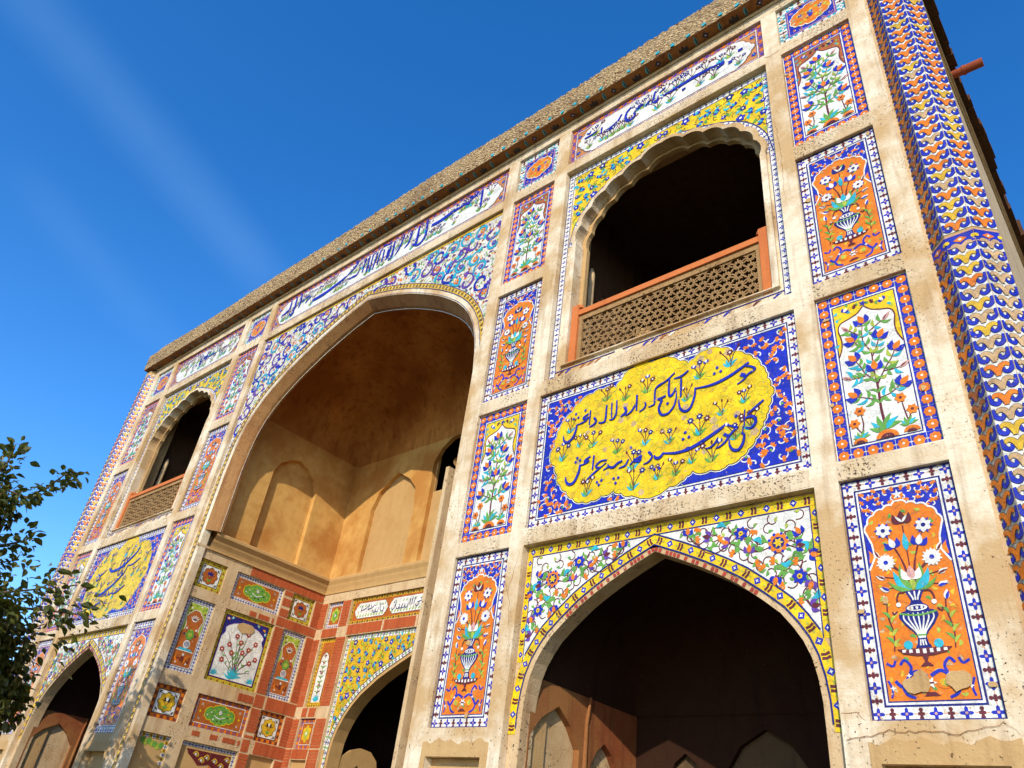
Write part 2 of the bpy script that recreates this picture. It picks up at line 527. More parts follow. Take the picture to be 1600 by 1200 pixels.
class Art:
    """flat inlaid tile work: polygons in (u, v) with a colour and a layer"""
    def __init__(s):
        s.p = []

    def poly(s, pts, mt, h=0):
        s.p.append(([(p[0], p[1]) for p in pts], mt, h, h))

    def slab(s, x0, z0, x1, z1, mt, h, back=-12):
        s.p.append((rect(x0, z0, x1, z1), mt, h, back))

    def rect(s, x0, z0, x1, z1, mt, h=0):
        s.poly(rect(x0, z0, x1, z1), mt, h)

    def frame(s, x0, z0, x1, z1, w, mt, h=0):
        s.rect(x0, z0, x1, z0 + w, mt, h); s.rect(x0, z1 - w, x1, z1, mt, h)
        s.rect(x0, z0 + w, x0 + w, z1 - w, mt, h); s.rect(x1 - w, z0 + w, x1, z1 - w, mt, h)

    def disc(s, c, r, mt, h=0, n=10, ry=None, rot=0):
        ry = ry or r
        s.poly([(c[0] + math.cos(t) * r * math.cos(rot) - math.sin(t) * ry * math.sin(rot),
                 c[1] + math.cos(t) * r * math.sin(rot) + math.sin(t) * ry * math.cos(rot))
                for t in (2 * PI * k / n for k in range(n))], mt, h)

    def star(s, c, r0, r1, n, mt, h=0, rot=0.0):
        s.poly([(c[0] + (r0 if k % 2 == 0 else r1) * math.cos(rot + PI * k / n),
                 c[1] + (r0 if k % 2 == 0 else r1) * math.sin(rot + PI * k / n)) for k in range(2 * n)], mt, h)

    def lobed(s, c, r, n, dep, mt, h=0, rot=0.0, sy=1.0):
        k_ = n * 6
        s.poly([(c[0] + r * (1 - dep + dep * abs(math.cos(n * t / 2.0))) * math.cos(t + rot),
                 c[1] + sy * r * (1 - dep + dep * abs(math.cos(n * t / 2.0))) * math.sin(t + rot))
                for t in (2 * PI * q / k_ for q in range(k_))], mt, h)

    def stroke(s, pts, w, mt, h=0, taper=(1.0, 1.0), n=4, sm=True):
        P = smooth(pts, n) if sm else pts
        L = len(P)
        if L < 2:
            return
        le = []; ri = []
        for i in range(L):
            a = P[max(i - 1, 0)]; b = P[min(i + 1, L - 1)]
            dx, dy = b[0] - a[0], b[1] - a[1]
            q = math.hypot(dx, dy) or 1e-9
            t = i / (L - 1)
            e = 1.0
            if t < 0.5:
                e = taper[0] + (1 - taper[0]) * math.sin(PI * t)
            else:
                e = taper[1] + (1 - taper[1]) * math.sin(PI * t)
            ww = w * 0.5 * e
            le.append((P[i][0] - dy / q * ww, P[i][1] + dx / q * ww))
            ri.append((P[i][0] + dy / q * ww, P[i][1] - dx / q * ww))
        for i in range(L - 1):
            s.poly((ri[i], ri[i + 1], le[i + 1], le[i]), mt, h)

    def leaf(s, a, b, w, mt, h=0, bend=0.0):
        a = Vector(a); b = Vector(b); d = b - a
        nn = Vector((-d.y, d.x))
        up = []; dn = []
        for k in range(7):
            t = k / 6
            c = a + d * t + nn * bend * math.sin(PI * t)
            ww = w * 0.5 * math.sin(PI * min(1, t ** 0.75)) / max(d.length, 1e-6)
            up.append(tuple(c + nn * ww)); dn.append(tuple(c - nn * ww))
        s.poly(dn + up[-2:0:-1], mt, h)

    def tulip(s, c, ang, r, m1, m2, h=0):
        for da, ln, mt in ((0.0, 1.0, m2), (0.62, 1.0, m1), (-0.62, 1.0, m1)):
            e = (c[0] + r * ln * math.cos(ang + da), c[1] + r * ln * math.sin(ang + da))
            s.leaf(c, e, r * 0.55, mt, h + (1 if da == 0 else 0), 0.18 * (1 if da > 0 else -1 if da < 0 else 0))

    def flower(s, c, r, n, mp, mc, h=0, rot=0.0, edge=None):
        if edge:
            s.star(c, r * 1.12, r * 0.62, n, edge, h, rot + PI / n)
            h += 1
        for k in range(n):
            t = rot + 2 * PI * k / n
            s.leaf((c[0] + 0.1 * r * math.cos(t), c[1] + 0.1 * r * math.sin(t)), (c[0] + r * math.cos(t), c[1] + r * math.sin(t)), r * 0.72, mp, h)
        s.disc(c, r * 0.28, mc, h + 1, 7)

    def add(s, o, dx=0, dz=0, rot=0.0, sc=1.0, dh=0, mirror=False):
        ca, sa = math.cos(rot) * sc, math.sin(rot) * sc
        for pts, mt, h, bk in o.p:
            q = [(dx + (-x if mirror else x) * ca - z * sa, dz + (-x if mirror else x) * sa + z * ca) for x, z in pts]
            if mirror:
                q = q[::-1]
            s.p.append((q, mt, h + dh, bk + dh if bk == h else bk))

    def mesh(s, name):
        v = []; f = []; idx = []; mats = []
        for pts, mt, h, bk in s.p:
            if mt not in mats:
                mats.append(mt)
            mi = mats.index(mt)
            b = len(v); k = len(pts)
            y = -(h + (len(f) * 0.37) % 0.9) * LH
            v += [(p[0], y, p[1]) for p in pts]
            f.append(tuple(range(b, b + k))); idx.append(mi)
            if bk != h:
                yb = -bk * LH
                b2 = len(v)
                v += [(p[0], yb, p[1]) for p in pts]
                for i in range(k):
                    j = (i + 1) % k
                    f.append((b + i, b2 + i, b2 + j, b + j)); idx.append(mi)
        return new_mesh(name, v, f, mats, idx)


class Kit:
    """a tile panel: a root piece and its loose pieces; set down near (piece by piece) or far (in one)"""
    def __init__(s, name):
        s.name = name; s.root = Art(); s.kids = []; s._m = {}; s._far = None

    def kid(s, name, art, u, v, rot=0.0):
        s.kids.append((name, art, u, v, rot))

    def put(s, parent, loc, rz=0.0, near=True, label=None):
        if near:
            if 'root' not in s._m:
                s._m['root'] = s.root.mesh(s.name)
            o = ob(s.name, s._m['root'], parent, loc, rz)
            for nm, art, u, v, rot in s.kids:
                if id(art) not in s._m:
                    s._m[id(art)] = art.mesh(nm)
                k = ob(nm, s._m[id(art)], o, (u, -random.uniform(0, .0005), v))
                if nm in ('leaf_cluster', 'scroll', 'stem', 'spandrel_tile', 'tray'):
                    k['kind'] = 'stuff'
                if rot:
                    k.rotation_euler = (0, -rot, 0)
        else:
            if not s._far:
                a = Art(); a.add(s.root)
                for nm, art, u, v, rot in s.kids:
                    a.add(art, u, v, rot)
                s._far = a.mesh(s.name)
            o = ob(s.name, s._far, parent, loc, rz)
        if label:
            o['label'] = label
        return o

# letter strokes and flower places, in metres on their panels
CAL_I=[(0.012,[(1.518,1.268),(1.514,1.198),(1.51,1.123),(1.505,1.081),(1.463,1.067),(1.437,1.068)]),(0.013,[(1.628,1.309),(1.518,1.265)]),(0.013,[(1.398,1.136),(1.407,1.103),(1.389,1.068),(1.331,1.037)]),(0.017,[(1.3,1.256),(1.298,1.069)]),(0.015,[(1.28,1.14),(1.238,1.076),(1.163,1.042)]),(0.023,[(1.15,1.153),(1.173,1.118),(1.162,1.077),(1.108,1.05)]),(0.016,[(1.053,1.267),(1.054,1.121),(1.034,1.071),(1.007,1.048),(0.967,1.056)]),(0.012,[(0.991,1.258),(0.995,1.072)]),(0.017,[(0.926,1.25),(0.92,1.083),(0.894,1.044),(0.83,1.056)]),(0.019,[(0.768,1.141),(0.798,1.096),(0.778,1.057),(0.715,1.036)]),(0.013,[(0.717,1.245),(0.713,1.065)]),(0.017,[(0.696,1.212),(0.647,1.192),(0.627,1.171),(0.667,1.155),(0.693,1.172),(0.66,1.131),(0.596,1.115),(0.548,1.114)]),(0.021,[(0.548,1.114),(0.536,1.036),(0.501,0.961),(0.443,0.928),(0.392,0.951),(0.373,1.018)]),(0.013,[(1.741,1.383),(1.637,1.313),(1.522,1.263),(1.509,1.07)]),(0.018,[(1.679,1.332),(1.672,1.159),(1.694,1.117),(1.73,1.151),(1.748,1.199)]),(0.018,[(1.638,1.138),(1.587,1.127),(1.55,1.126),(1.592,1.098),(1.567,1.042),(1.562,0.99),(1.598,0.926),(1.669,0.926),(1.73,0.991),(1.755,1.079),(1.755,1.164)]),(0.016,[(1.893,1.357),(1.842,1.325),(1.792,1.31),(1.73,1.314)]),(0.016,[(1.812,1.286),(1.805,1.073)]),(0.018,[(1.964,1.128),(1.957,1.046),(1.926,0.951),(1.887,0.896),(1.838,0.896),(1.799,0.939),(1.785,1.006),(1.785,1.048)]),(0.022,[(2.52,1.229),(2.422,1.181),(2.32,1.139),(2.216,1.111),(2.103,1.102),(1.963,1.117)]),(0.015,[(2.486,1.194),(2.53,1.179),(2.576,1.131),(2.508,1.099),(2.451,1.047),(2.391,1.022)]),(0.046,[(2.445,1.09),(2.464,1.124)]),(0.016,[(2.634,0.775),(2.554,0.723),(2.469,0.667)]),(0.008,[(2.451,0.726),(2.437,0.558)]),(0.021,[(2.454,0.638),(2.506,0.64),(2.543,0.61),(2.539,0.557),(2.499,0.522),(2.449,0.541)]),(0.008,[(2.428,0.561),(2.418,0.498)]),(0.019,[(2.408,0.496),(2.432,0.466),(2.414,0.388),(2.369,0.335),(2.318,0.349),(2.29,0.402),(2.288,0.458)]),(0.015,[(2.287,0.611),(2.338,0.577),(2.372,0.562),(2.336,0.539),(2.29,0.496),(2.244,0.442),(2.189,0.41),(2.158,0.407)]),(0.046,[(2.251,0.502),(2.269,0.525)]),(0.012,[(2.18,0.511),(2.147,0.459),(2.101,0.428),(2.055,0.429)]),(0.025,[(2.242,0.614),(2.196,0.588),(2.104,0.546),(1.993,0.5),(1.881,0.467),(1.748,0.462),(1.611,0.492)]),(0.02,[(1.611,0.492),(1.572,0.453),(1.532,0.463),(1.512,0.488)]),(0.041,[(1.457,0.524),(1.477,0.542)]),(0.013,[(1.483,0.512),(1.491,0.485),(1.454,0.44),(1.394,0.426)]),(0.02,[(1.624,0.498),(1.578,0.459),(1.534,0.46),(1.513,0.495)]),(0.023,[(1.376,0.529),(1.32,0.503),(1.289,0.496),(1.347,0.472),(1.371,0.506)]),(0.011,[(1.289,0.496),(1.239,0.453)]),(0.014,[(1.225,0.527),(1.186,0.466),(1.112,0.451)]),(0.019,[(1.152,0.525),(1.099,0.512),(1.047,0.479),(0.997,0.496),(0.979,0.526)]),(0.012,[(0.997,0.499),(0.927,0.475)]),(0.014,[(0.965,0.581),(0.899,0.587),(0.845,0.559),(0.836,0.53),(0.892,0.516),(0.961,0.556)]),(0.015,[(0.892,0.516),(0.796,0.457),(0.716,0.401)]),(0.015,[(0.801,0.675),(0.792,0.509)]),(0.017,[(0.758,0.675),(0.702,0.652),(0.687,0.629),(0.739,0.627),(0.683,0.603),(0.626,0.601)]),(0.023,[(0.631,0.611),(0.62,0.529),(0.571,0.426),(0.509,0.408),(0.464,0.45),(0.453,0.505)])]
DOT_I=[(0.523,1.257),(0.498,1.201),(0.559,1.201),(0.65,1.266),(1.659,1.04),(2.199,1.281),(2.235,1.226),(2.168,1.222),(2.365,0.683),(1.85,0.656),(1.825,0.588),(1.887,0.596),(1.573,0.341),(1.519,0.344),(0.589,0.696),(0.627,0.66),(0.569,0.653),(0.858,0.356),(0.912,0.364),(0.882,0.321),(1.058,0.351),(1.112,0.349),(1.082,0.296),(1.248,0.649)]
CART=[(0.211,0.81),(0.268,0.92),(0.283,1.043),(0.315,1.137),(0.377,1.224),(0.467,1.302),(0.568,1.402),(0.727,1.458),(0.859,1.472),(1.03,1.437),(1.104,1.517),(1.239,1.627),(1.463,1.612),(1.795,1.509),(1.886,1.446),(1.954,1.476),(2.089,1.533),(2.24,1.501),(2.363,1.405),(2.483,1.336),(2.559,1.261),(2.622,1.157),(2.664,1.074),(2.673,1.003),(2.7,0.906),(2.728,0.849),(2.692,0.8),(2.666,0.701),(2.642,0.624),(2.609,0.56),(2.576,0.487),(2.524,0.409),(2.454,0.326),(2.384,0.263),(2.268,0.221),(2.091,0.207),(1.911,0.24),(1.848,0.199),(1.786,0.161),(1.681,0.133),(1.265,0.128),(1.149,0.179),(1.053,0.227),(0.911,0.203),(0.791,0.173),(0.692,0.178),(0.561,0.243),(0.474,0.341),(0.387,0.43),(0.333,0.56),(0.294,0.678)]
SPRIG=[(0.601,0.833),(1.41,0.643),(1.68,0.594),(2.0,0.595),(2.231,0.747),(2.453,0.811),(2.015,1.23),(2.335,1.26),(1.153,1.244),(1.421,1.258),(1.869,1.017),(1.081,0.637),(1.286,0.188),(1.744,0.233),(2.114,0.29),(1.912,0.319),(2.346,0.457),(0.737,0.239),(0.462,1.045),(0.773,0.788),(0.92,1.317),(0.385,0.717),(1.551,0.235),(1.279,0.407),(2.494,0.521)]
CAL_M=[(0.045,[(-2.699,0.644),(-2.684,0.434),(-2.791,0.38),(-2.929,0.351)]),(0.048,[(-2.528,0.669),(-2.491,0.375),(-2.526,0.204),(-2.633,0.292)]),(0.04,[(-2.36,0.695),(-2.319,0.424),(-2.337,0.308)]),(0.047,[(-2.255,0.426),(-2.203,0.467)]),(0.047,[(-2.168,0.481),(-2.03,0.494)]),(0.031,[(-1.978,0.445),(-2.111,0.332)]),(0.067,[(-1.847,0.288),(-1.72,0.28),(-1.451,0.291),(-1.066,0.366),(-0.832,0.434)]),(0.035,[(-0.832,0.434),(-0.742,0.499),(-0.646,0.549),(-0.565,0.679),(-0.654,0.65)]),(0.038,[(-0.725,0.299),(-0.614,0.305),(-0.503,0.306),(-0.442,0.448)]),(0.034,[(-0.342,0.638),(-0.342,0.279)]),(0.034,[(-0.228,0.628),(-0.21,0.215)]),(0.03,[(-0.132,0.627),(-0.116,0.216)]),(0.033,[(-0.005,0.609),(-0.029,0.196)]),(0.033,[(0.085,0.623),(0.083,0.257)]),(0.033,[(0.191,0.578),(0.213,0.261)]),(0.032,[(0.317,0.513),(0.32,0.254)]),(0.041,[(0.368,0.591),(0.372,0.267)]),(0.041,[(0.462,0.641),(0.474,0.288),(0.392,0.204)]),(0.037,[(0.713,0.654),(0.658,0.388),(0.569,0.239)]),(0.039,[(0.926,0.649),(0.895,0.383),(0.806,0.285)]),(0.048,[(1.104,0.662),(1.114,0.242),(1.019,0.264)]),(0.048,[(1.302,0.685),(1.334,0.314),(1.21,0.167),(1.053,0.231)]),(0.031,[(0.128,0.693),(0.38,0.639)]),(0.065,[(1.44,0.484),(1.652,0.473),(1.93,0.517),(2.14,0.525)]),(0.038,[(2.14,0.525),(2.231,0.538),(2.33,0.503),(2.393,0.589)]),(0.04,[(2.607,0.648),(2.629,0.234)]),(0.052,[(2.513,0.671),(2.473,0.582)]),(0.041,[(2.322,0.656),(2.426,0.592),(2.498,0.632)]),(0.036,[(2.012,0.63),(2.052,0.631)])]
CAL_U=[(0.029,[(0.236,0.442),(0.355,0.443),(0.451,0.459)]),(0.021,[(0.269,0.531),(0.321,0.505),(0.347,0.549)]),(0.023,[(0.537,0.483),(0.536,0.335)]),(0.025,[(0.639,0.357),(0.742,0.379),(0.796,0.425)]),(0.03,[(0.815,0.41),(0.875,0.519)]),(0.032,[(1.031,0.552),(0.96,0.484),(0.946,0.372),(1.004,0.279),(1.076,0.297),(1.11,0.368)]),(0.024,[(1.073,0.371),(1.108,0.418),(1.178,0.486),(1.215,0.457),(1.144,0.414)]),(0.026,[(1.27,0.389),(1.338,0.481),(1.286,0.424)]),(0.029,[(1.416,0.591),(1.392,0.413),(1.445,0.346),(1.465,0.465)]),(0.021,[(1.487,0.508),(1.581,0.558)]),(0.026,[(1.539,0.404),(1.718,0.391),(1.966,0.401),(2.239,0.383)]),(0.027,[(1.842,0.272),(1.88,0.298)]),(0.03,[(0.679,0.315),(0.715,0.345)]),(0.027,[(1.575,0.407),(1.818,0.416),(2.055,0.433),(2.285,0.408),(2.397,0.387)]),(0.044,[(2.385,0.371),(2.442,0.39)]),(0.046,[(2.493,0.302),(2.548,0.301)]),(0.04,[(2.631,0.436),(2.696,0.437)]),(0.022,[(2.327,0.311),(2.44,0.349)]),(0.032,[(1.829,0.285),(1.883,0.293)])]
G_BIG=[(1.139,4.072)]
G_STAR=[(0.829,4.203),(1.286,3.776)]
G_TUL=[(0.335,4.272),(0.546,4.219),(0.888,4.026),(1.102,3.795),(1.378,3.726),(1.35,3.537),(1.323,4.117),(1.281,4.024),(1.382,3.944),(0.714,4.137)]
G_TURQ=[(0.964,4.101),(1.184,3.91),(1.386,3.628),(1.341,4.009),(0.654,4.288)]
G_BUD=[(0.435,4.322),(0.41,4.215),(0.623,4.185),(0.757,4.036),(0.938,3.922),(1.0,3.873),(1.098,3.928),(1.159,3.726),(1.259,3.583),(0.946,4.214),(1.283,3.896)]

# ------------------------------------------------------------------ small border tiles
def flower_tile(w, base='white', pet='blue', ctr='pink'):
    a = Art()
    q = w * 0.485
    a.slab(-q, -q, q, q, base, 2)
    r = w * 0.455
    pts = []
    for k in range(4):
        t = PI / 2 * k
        for da, rr in ((-0.42, 0.66), (-0.30, 0.86), (0.0, 1.08), (0.30, 0.86), (0.42, 0.66), (PI / 4, 0.40)):
            pts.append((r * rr * math.cos(t + da), r * rr * math.sin(t + da)))
    a.poly(pts, pet, 3)
    a.disc((0, 0), r * 0.24, ctr, 4, 6)
    return a


def cross_tile(w, base='white', col='maroon', dot='orange'):
    a = Art()
    q = w * 0.485
    a.slab(-q, -q, q, q, base, 2)
    r = w * 0.43
    a.poly([(-r * .2, -r), (r * .2, -r), (r * .38, -r * .72), (r * .2, -r * .3), (r * .55, -r * .22), (r * .55, r * .22), (r * .2, r * .3),
            (r * .38, r * .72), (r * .2, r), (-r * .2, r), (-r * .38, r * .72), (-r * .2, r * .3), (-r * .55, r * .22),
            (-r * .55, -r * .22), (-r * .2, -r * .3), (-r * .38, -r * .72)], col, 3)
    a.rect(-q, -w * 0.018, -r * .55, w * 0.018, dot, 3)
    a.rect(r * .55, -w * 0.018, q, w * 0.018, dot, 3)
    return a


def rosette_tile(w, base='blue', pet='orange', ctr='white'):
    a = Art()
    q = w * 0.487
    a.slab(-q, -q, q, q, base, 2)
    a.lobed((0, 0), w * 0.40, 8, 0.16, pet, 3)
    a.disc((0, 0), w * 0.10, ctr, 4, 6)
    a.disc((q * .93, 0), w * 0.05, ctr, 3, 6)
    a.disc((-q * .93, 0), w * 0.05, ctr, 3, 6)
    return a


def diamond_tile(w, hgt, base='yellow', col='blue', ctr='white'):
    a = Art()
    a.slab(-w * .487, -hgt * .49, w * .487, hgt * .49, base, 2)
    a.poly([(-w * .30, 0), (-w * .2, hgt * .10), (-w * .12, hgt * .24), (0, hgt * .38), (w * .12, hgt * .24), (w * .2, hgt * .10),
            (w * .30, 0), (w * .2, -hgt * .10), (w * .12, -hgt * .24), (0, -hgt * .38), (-w * .12, -hgt * .24), (-w * .2, -hgt * .10)], col, 3)
    a.star((0, 0), hgt * .20, hgt * .07, 4, ctr, 4)
    return a


def bar_tile(w, hgt, base='yellow', col='maroon', dot='lime'):
    a = Art()
    a.slab(-w * .487, -hgt * .49, w * .487, hgt * .49, base, 2)
    for sx in (-.13, .13):
        a.poly([(w * (sx - .12), -hgt * .32), (w * (sx + .06), -hgt * .38), (w * (sx + .12), 0), (w * (sx + .06), hgt * .38), (w * (sx - .12), hgt * .32), (w * (sx - .05), 0)], col, 3)
    a.leaf((-w * .48, 0), (-w * .22, 0), hgt * .16, dot, 3)
    a.leaf((w * .22, 0), (w * .48, 0), hgt * .16, dot, 3)
    return a


T_FL = flower_tile(0.0845)
T_CR = cross_tile(0.0845)
T_RO = rosette_tile(0.1095)
T_WC = flower_tile(0.062, 'white', 'blue', 'white')
T_WX = cross_tile(0.062, 'white', 'navy', 'navy')
T_OB = flower_tile(0.098, 'turq', 'white', 'maroon')
T_OW = cross_tile(0.098, 'white', 'maroon', 'turq')
T_PB = rosette_tile(0.080, 'purple', 'orange', 'orange')
T_PO = rosette_tile(0.080, 'terracotta', 'purple', 'blue')


def border(kit, x0, z0, x1, z1, b, nx, nz, ta, tb):
    """two alternating tiles all round a panel; corners take the first"""
    dx = (x1 - x0 - b) / (nx - 1)
    dz = (z1 - z0 - b) / (nz - 1)
    for i in range(nx):
        t = ta if i % 2 == 0 else tb
        kit.kid('border_tile', t, x0 + b / 2 + dx * i, z0 + b / 2)
        kit.kid('border_tile', t, x0 + b / 2 + dx * i, z1 - b / 2)
    for j in range(1, nz - 1):
        t = ta if j % 2 == 0 else tb
        kit.kid('border_tile', t, x0 + b / 2, z0 + b / 2 + dz * j, PI / 2)
        kit.kid('border_tile', t, x1 - b / 2, z0 + b / 2 + dz * j, PI / 2)


def arabesque(a, pts, s, rnd, h, m1='white', m2='orange'):
    """white tendrils with forked leaves, for blue grounds"""
    for p in pts:
        t0 = rnd.uniform(0, 2 * PI); sg = rnd.choice((-1, 1))
        sp = [(p[0] + s * (1 - k / 9) * math.cos(t0 + sg * k * 0.62), p[1] + s * (1 - k / 9) * math.sin(t0 + sg * k * 0.62)) for k in range(8)]
        a.stroke(sp, s * 0.22, m1, h, (0.6, 1.3))
        for q in (0, 3):
            an = rnd.uniform(0, 2 * PI)
            c = sp[q]
            a.tulip(c, an, s * 0.72, m2, m2, h + 1)


VW, VH = 0.775, 1.73


def vase_kit(var=0):
    k = Kit('vase_panel')
    A = k.root
    hw = VW / 2
    A.slab(-hw, 0, hw, VH, 'white', 0, -20)
    border(k, -hw, 0, hw, VH, 0.0845, 9, 21, T_FL, T_CR)
    A.frame(-hw, 0, hw, VH, .011, 'navy', 6)
    A.frame(-hw + .085, .085, hw - .085, VH - .085, .013, 'navy', 2)
    A.frame(-hw + .098, .098, hw - .098, VH - .098, .014, 'white', 2)
    A.frame(-hw + .112, .112, hw - .112, VH - .112, .009, 'navy', 2)
    x = hw - .121
    zb, zt = .121, VH - .121
    S = Art()
    S.rect(-x, 1.0, x, zt, 'blue', 1)
    half = [(x, 1.01), (.218, 1.10), (.226, 1.20)] + scallop([(.252, 1.28), (.236, 1.36), (.186, 1.425), (.118, 1.458), (.052, 1.478), (0, 1.505)], -0.22)
    # scallops swell outwards: the path runs anticlockwise, so the bulge is to its right
    full = [(x, zb)] + half + [(-p[0], p[1]) for p in half[::-1][1:]] + [(-x, zb)]
    rnd = random.Random(5 + var)
    reg = [(-x, 1.02), (-x, zt), (x, zt), (x, 1.02)] + half[:1] + half + [(-p[0], p[1]) for p in half[::-1][1:]]
    pts = poisson([(0, 1.505), (0, zt), (x, zt), (x, 1.3)] + half[3:], .062, .018, rnd, 900)
    for sgn in (False, True):
        B = Art(); arabesque(B, pts, .040, random.Random(8), 2)
        S.add(B, mirror=sgn)
    S.star((0, 1.558), .042, .014, 5, 'white', 4, PI / 2)
    for sg in (-1, 1):
        S.leaf((sg * x * .97, 1.06), (sg * x * .97, 1.16), .035, 'orange', 2, .2 * sg)
    k.kid('spandrel_tile', S, 0, 0)
    F = Art()
    F.poly(full, 'orange', 3)
    F.stroke(half + [(-p[0], p[1]) for p in half[::-1][1:]], .013, 'white', 5, n=1, sm=False)
    for q in poisson(full, .07, .03, rnd, 900):
        an = rnd.uniform(0, 2 * PI)
        F.leaf(q, (q[0] + .045 * math.cos(an), q[1] + .045 * math.sin(an)), .024, rnd.choice(('lime', 'green', 'gold', 'tan', 'gold')), 4, .2)
    k.kid('field_tile', F, 0, 0)
    # bouquet
    St = Art()
    top = [(0, 1.31), (-.13, 1.27), (.13, 1.27), (-.08, 1.15), (.08, 1.15), (-.15, 1.04), (.15, 1.04), (-.2, 1.1), (.2, 1.1), (-.185, .95), (.185, .95), (-.17, .86), (.17, .86)]
    for p in top:
        St.stroke([(p[0] * .1, .84), (p[0] * .38, (.84 + p[1]) / 2 + .02), p], .0085, 'maroon', 5)
    k.kid('stem', St, 0, 0)
    L = Art()
    for dx, dz, mt, w in ((-.10, .13, 'turq', .042), (.10, .13, 'turq', .042), (-.055, .17, 'green', .034), (.055, .17, 'green', .034), (-.14, .07, 'green', .026), (.14, .07, 'green', .026), (0, .10, 'lime', .03)):
        L.leaf((dx * .12, .835), (dx * 1.15, .835 + dz * 1.15), w * 1.3, mt, 6, .12 * (1 if dx < 0 else -1 if dx > 0 else 0))
    k.kid('leaf_cluster', L, 0, 0)
    T = Art(); T.tulip((0, 0), PI / 2, .10, 'maroon' if not var else 'navy', 'maroon', 6); T.leaf((0, .01), (-.042, .062), .018, 'white', 8); T.leaf((0, .01), (.042, .062), .018, 'white', 8)
    k.kid('flower', T, 0, 1.325)
    W6 = Art(); W6.flower((0, 0), .058, 6 - var, 'white', 'navy', 7, .4 + var, 'blue')
    for sg in (-1, 1):
        k.kid('flower', W6, sg * .136, 1.29)
    BL = Art(); BL.tulip((0, 0), PI / 2, .082, 'blue', 'white', 6)
    for sg in (-1, 1):
        k.kid('flower', BL, sg * .08, 1.15, -sg * .3)
    TB = Art(); TB.leaf((0, -.06), (0, .075), .042, 'turq', 7)
    k.kid('bud', TB, 0, 1.18)
    W8 = Art(); W8.flower((0, 0), .062 - .008 * var, 7 + var, 'white', 'blue' if not var else 'maroon', 7, .2, 'white' if not var else 'blue')
    for sg in (-1, 1):
        k.kid('flower', W8, sg * .151, 1.05)
    WL = Art(); WL.tulip((0, 0), PI / 2, .10, 'white', 'pink' if not var else 'turq', 8)
    k.kid('flower', WL, 0, .91)
    BU = Art(); BU.leaf((0, -.01), (0, .06), .032, 'white', 7); BU.leaf((0, -.01), (.006, .055), .016, 'maroon', 8)
    BB = Art(); BB.leaf((0, -.01), (0, .06), .036, 'white', 7); BB.leaf((0, -.01), (.012, .05), .020, 'blue', 8)
    for sg in (-1, 1):
        k.kid('bud', BU, sg * .197, 1.10, -sg * .5)
        k.kid('bud', BU, sg * .18, .935, -sg * 1.1)
        k.kid('bud', BB, sg * .165, .85, -sg * 1.2)
        k.kid('bud', BB, sg * .19, .76, -sg * .2)
    # vase
    V = Art()
    prof = [(.022, .44), (.05, .452), (.034, .475), (.027, .52), (.05, .555), (.092, .60), (.124, .655), (.118, .685), (.075, .698), (.068, .722), (.04, .742), (.030, .765), (.045, .80), (.062, .832)]
    V.poly([(p[0], p[1]) for p in prof] + [(-p[0], p[1]) for p in prof[::-1]], 'navy', 7)
    for i in range(-3, 4):
        sx = i / 3.5
        V.stroke([(sx * .105, .68), (sx * .108, .64), (sx * .068, .59), (sx * .030, .545), (sx * .022, .51)], .0105, 'white', 8, (.6, .5))
    for i in (-1, 0, 1):
        V.stroke([(i * .036, .825), (i * .018, .785), (i * .014, .765)], .010, 'white', 8)
        V.stroke([(i * .012, .50), (i * .018, .462)], .009, 'white', 8, sm=False)
    V.disc((0, .712), .066, 'white', 8, 12, .022); V.disc((0, .712), .05, 'navy', 9, 10, .014)
    for i in range(-1, 2):
        V.disc((i * .03, .712), .009, 'white', 10, 6, .012)
    V.stroke([(-.118, .682), (-.06, .668), (0, .662), (.06, .668), (.118, .682)], .012, 'green', 9)
    V.stroke([(-.03, .53), (.03, .53)], .011, 'green', 9, sm=False)
    for sg in (-1, 1):
        V.stroke([(sg * .058, .825), (sg * .10, .82), (sg * .118, .775), (sg * .11, .74)], .012, 'maroon', 8)
        V.disc((sg * .112, .742), .017, 'white', 9, 7)
        V.stroke([(sg * .125, .70), (sg * .15, .68), (sg * .158, .70)], .010, 'maroon', 8)
    k.kid('vase', V, 0, 0)
    TR = Art()
    TR.poly([(-.17, .446), (.17, .446), (.13, .412), (.05, .396), (-.05, .396), (-.13, .412)], 'maroon', 8)
    for i in range(-3, 4):
        TR.rect(i * .042 - .0105, .410 + abs(i) * .004, i * .042 + .0105, .440, 'white', 9)
    TR.poly([(-.02, .396), (.02, .396), (.008, .36), (.04, .33), (-.04, .33), (-.008, .36)], 'maroon', 8)
    k.kid('tray', TR, 0, 0)
    BA = Art(); BA.disc((0, 0), .029, 'turq', 9, 12)
    for sg in (-1, 1):
        k.kid('fruit', BA, sg * .093, .47)
    SP = Art()
    SP.stroke([(0, 0), (.012, .12), (-.008, .24), (-.002, .33)], .009, 'maroon', 5)
    for zz, sg in ((.03, 1), (.05, -1), (.10, 1), (.13, -1), (.19, 1), (.22, -1)):
        SP.leaf((.005, zz), (.005 + sg * .048, zz + .05), .022, 'lime' if sg > 0 else 'green', 6, .15 * sg)
    k.kid('side_sprig', SP, -.185, .435)
    k.kid('side_sprig', SP, .185, .435)
    # scrolls at the foot
    Bt = Art()
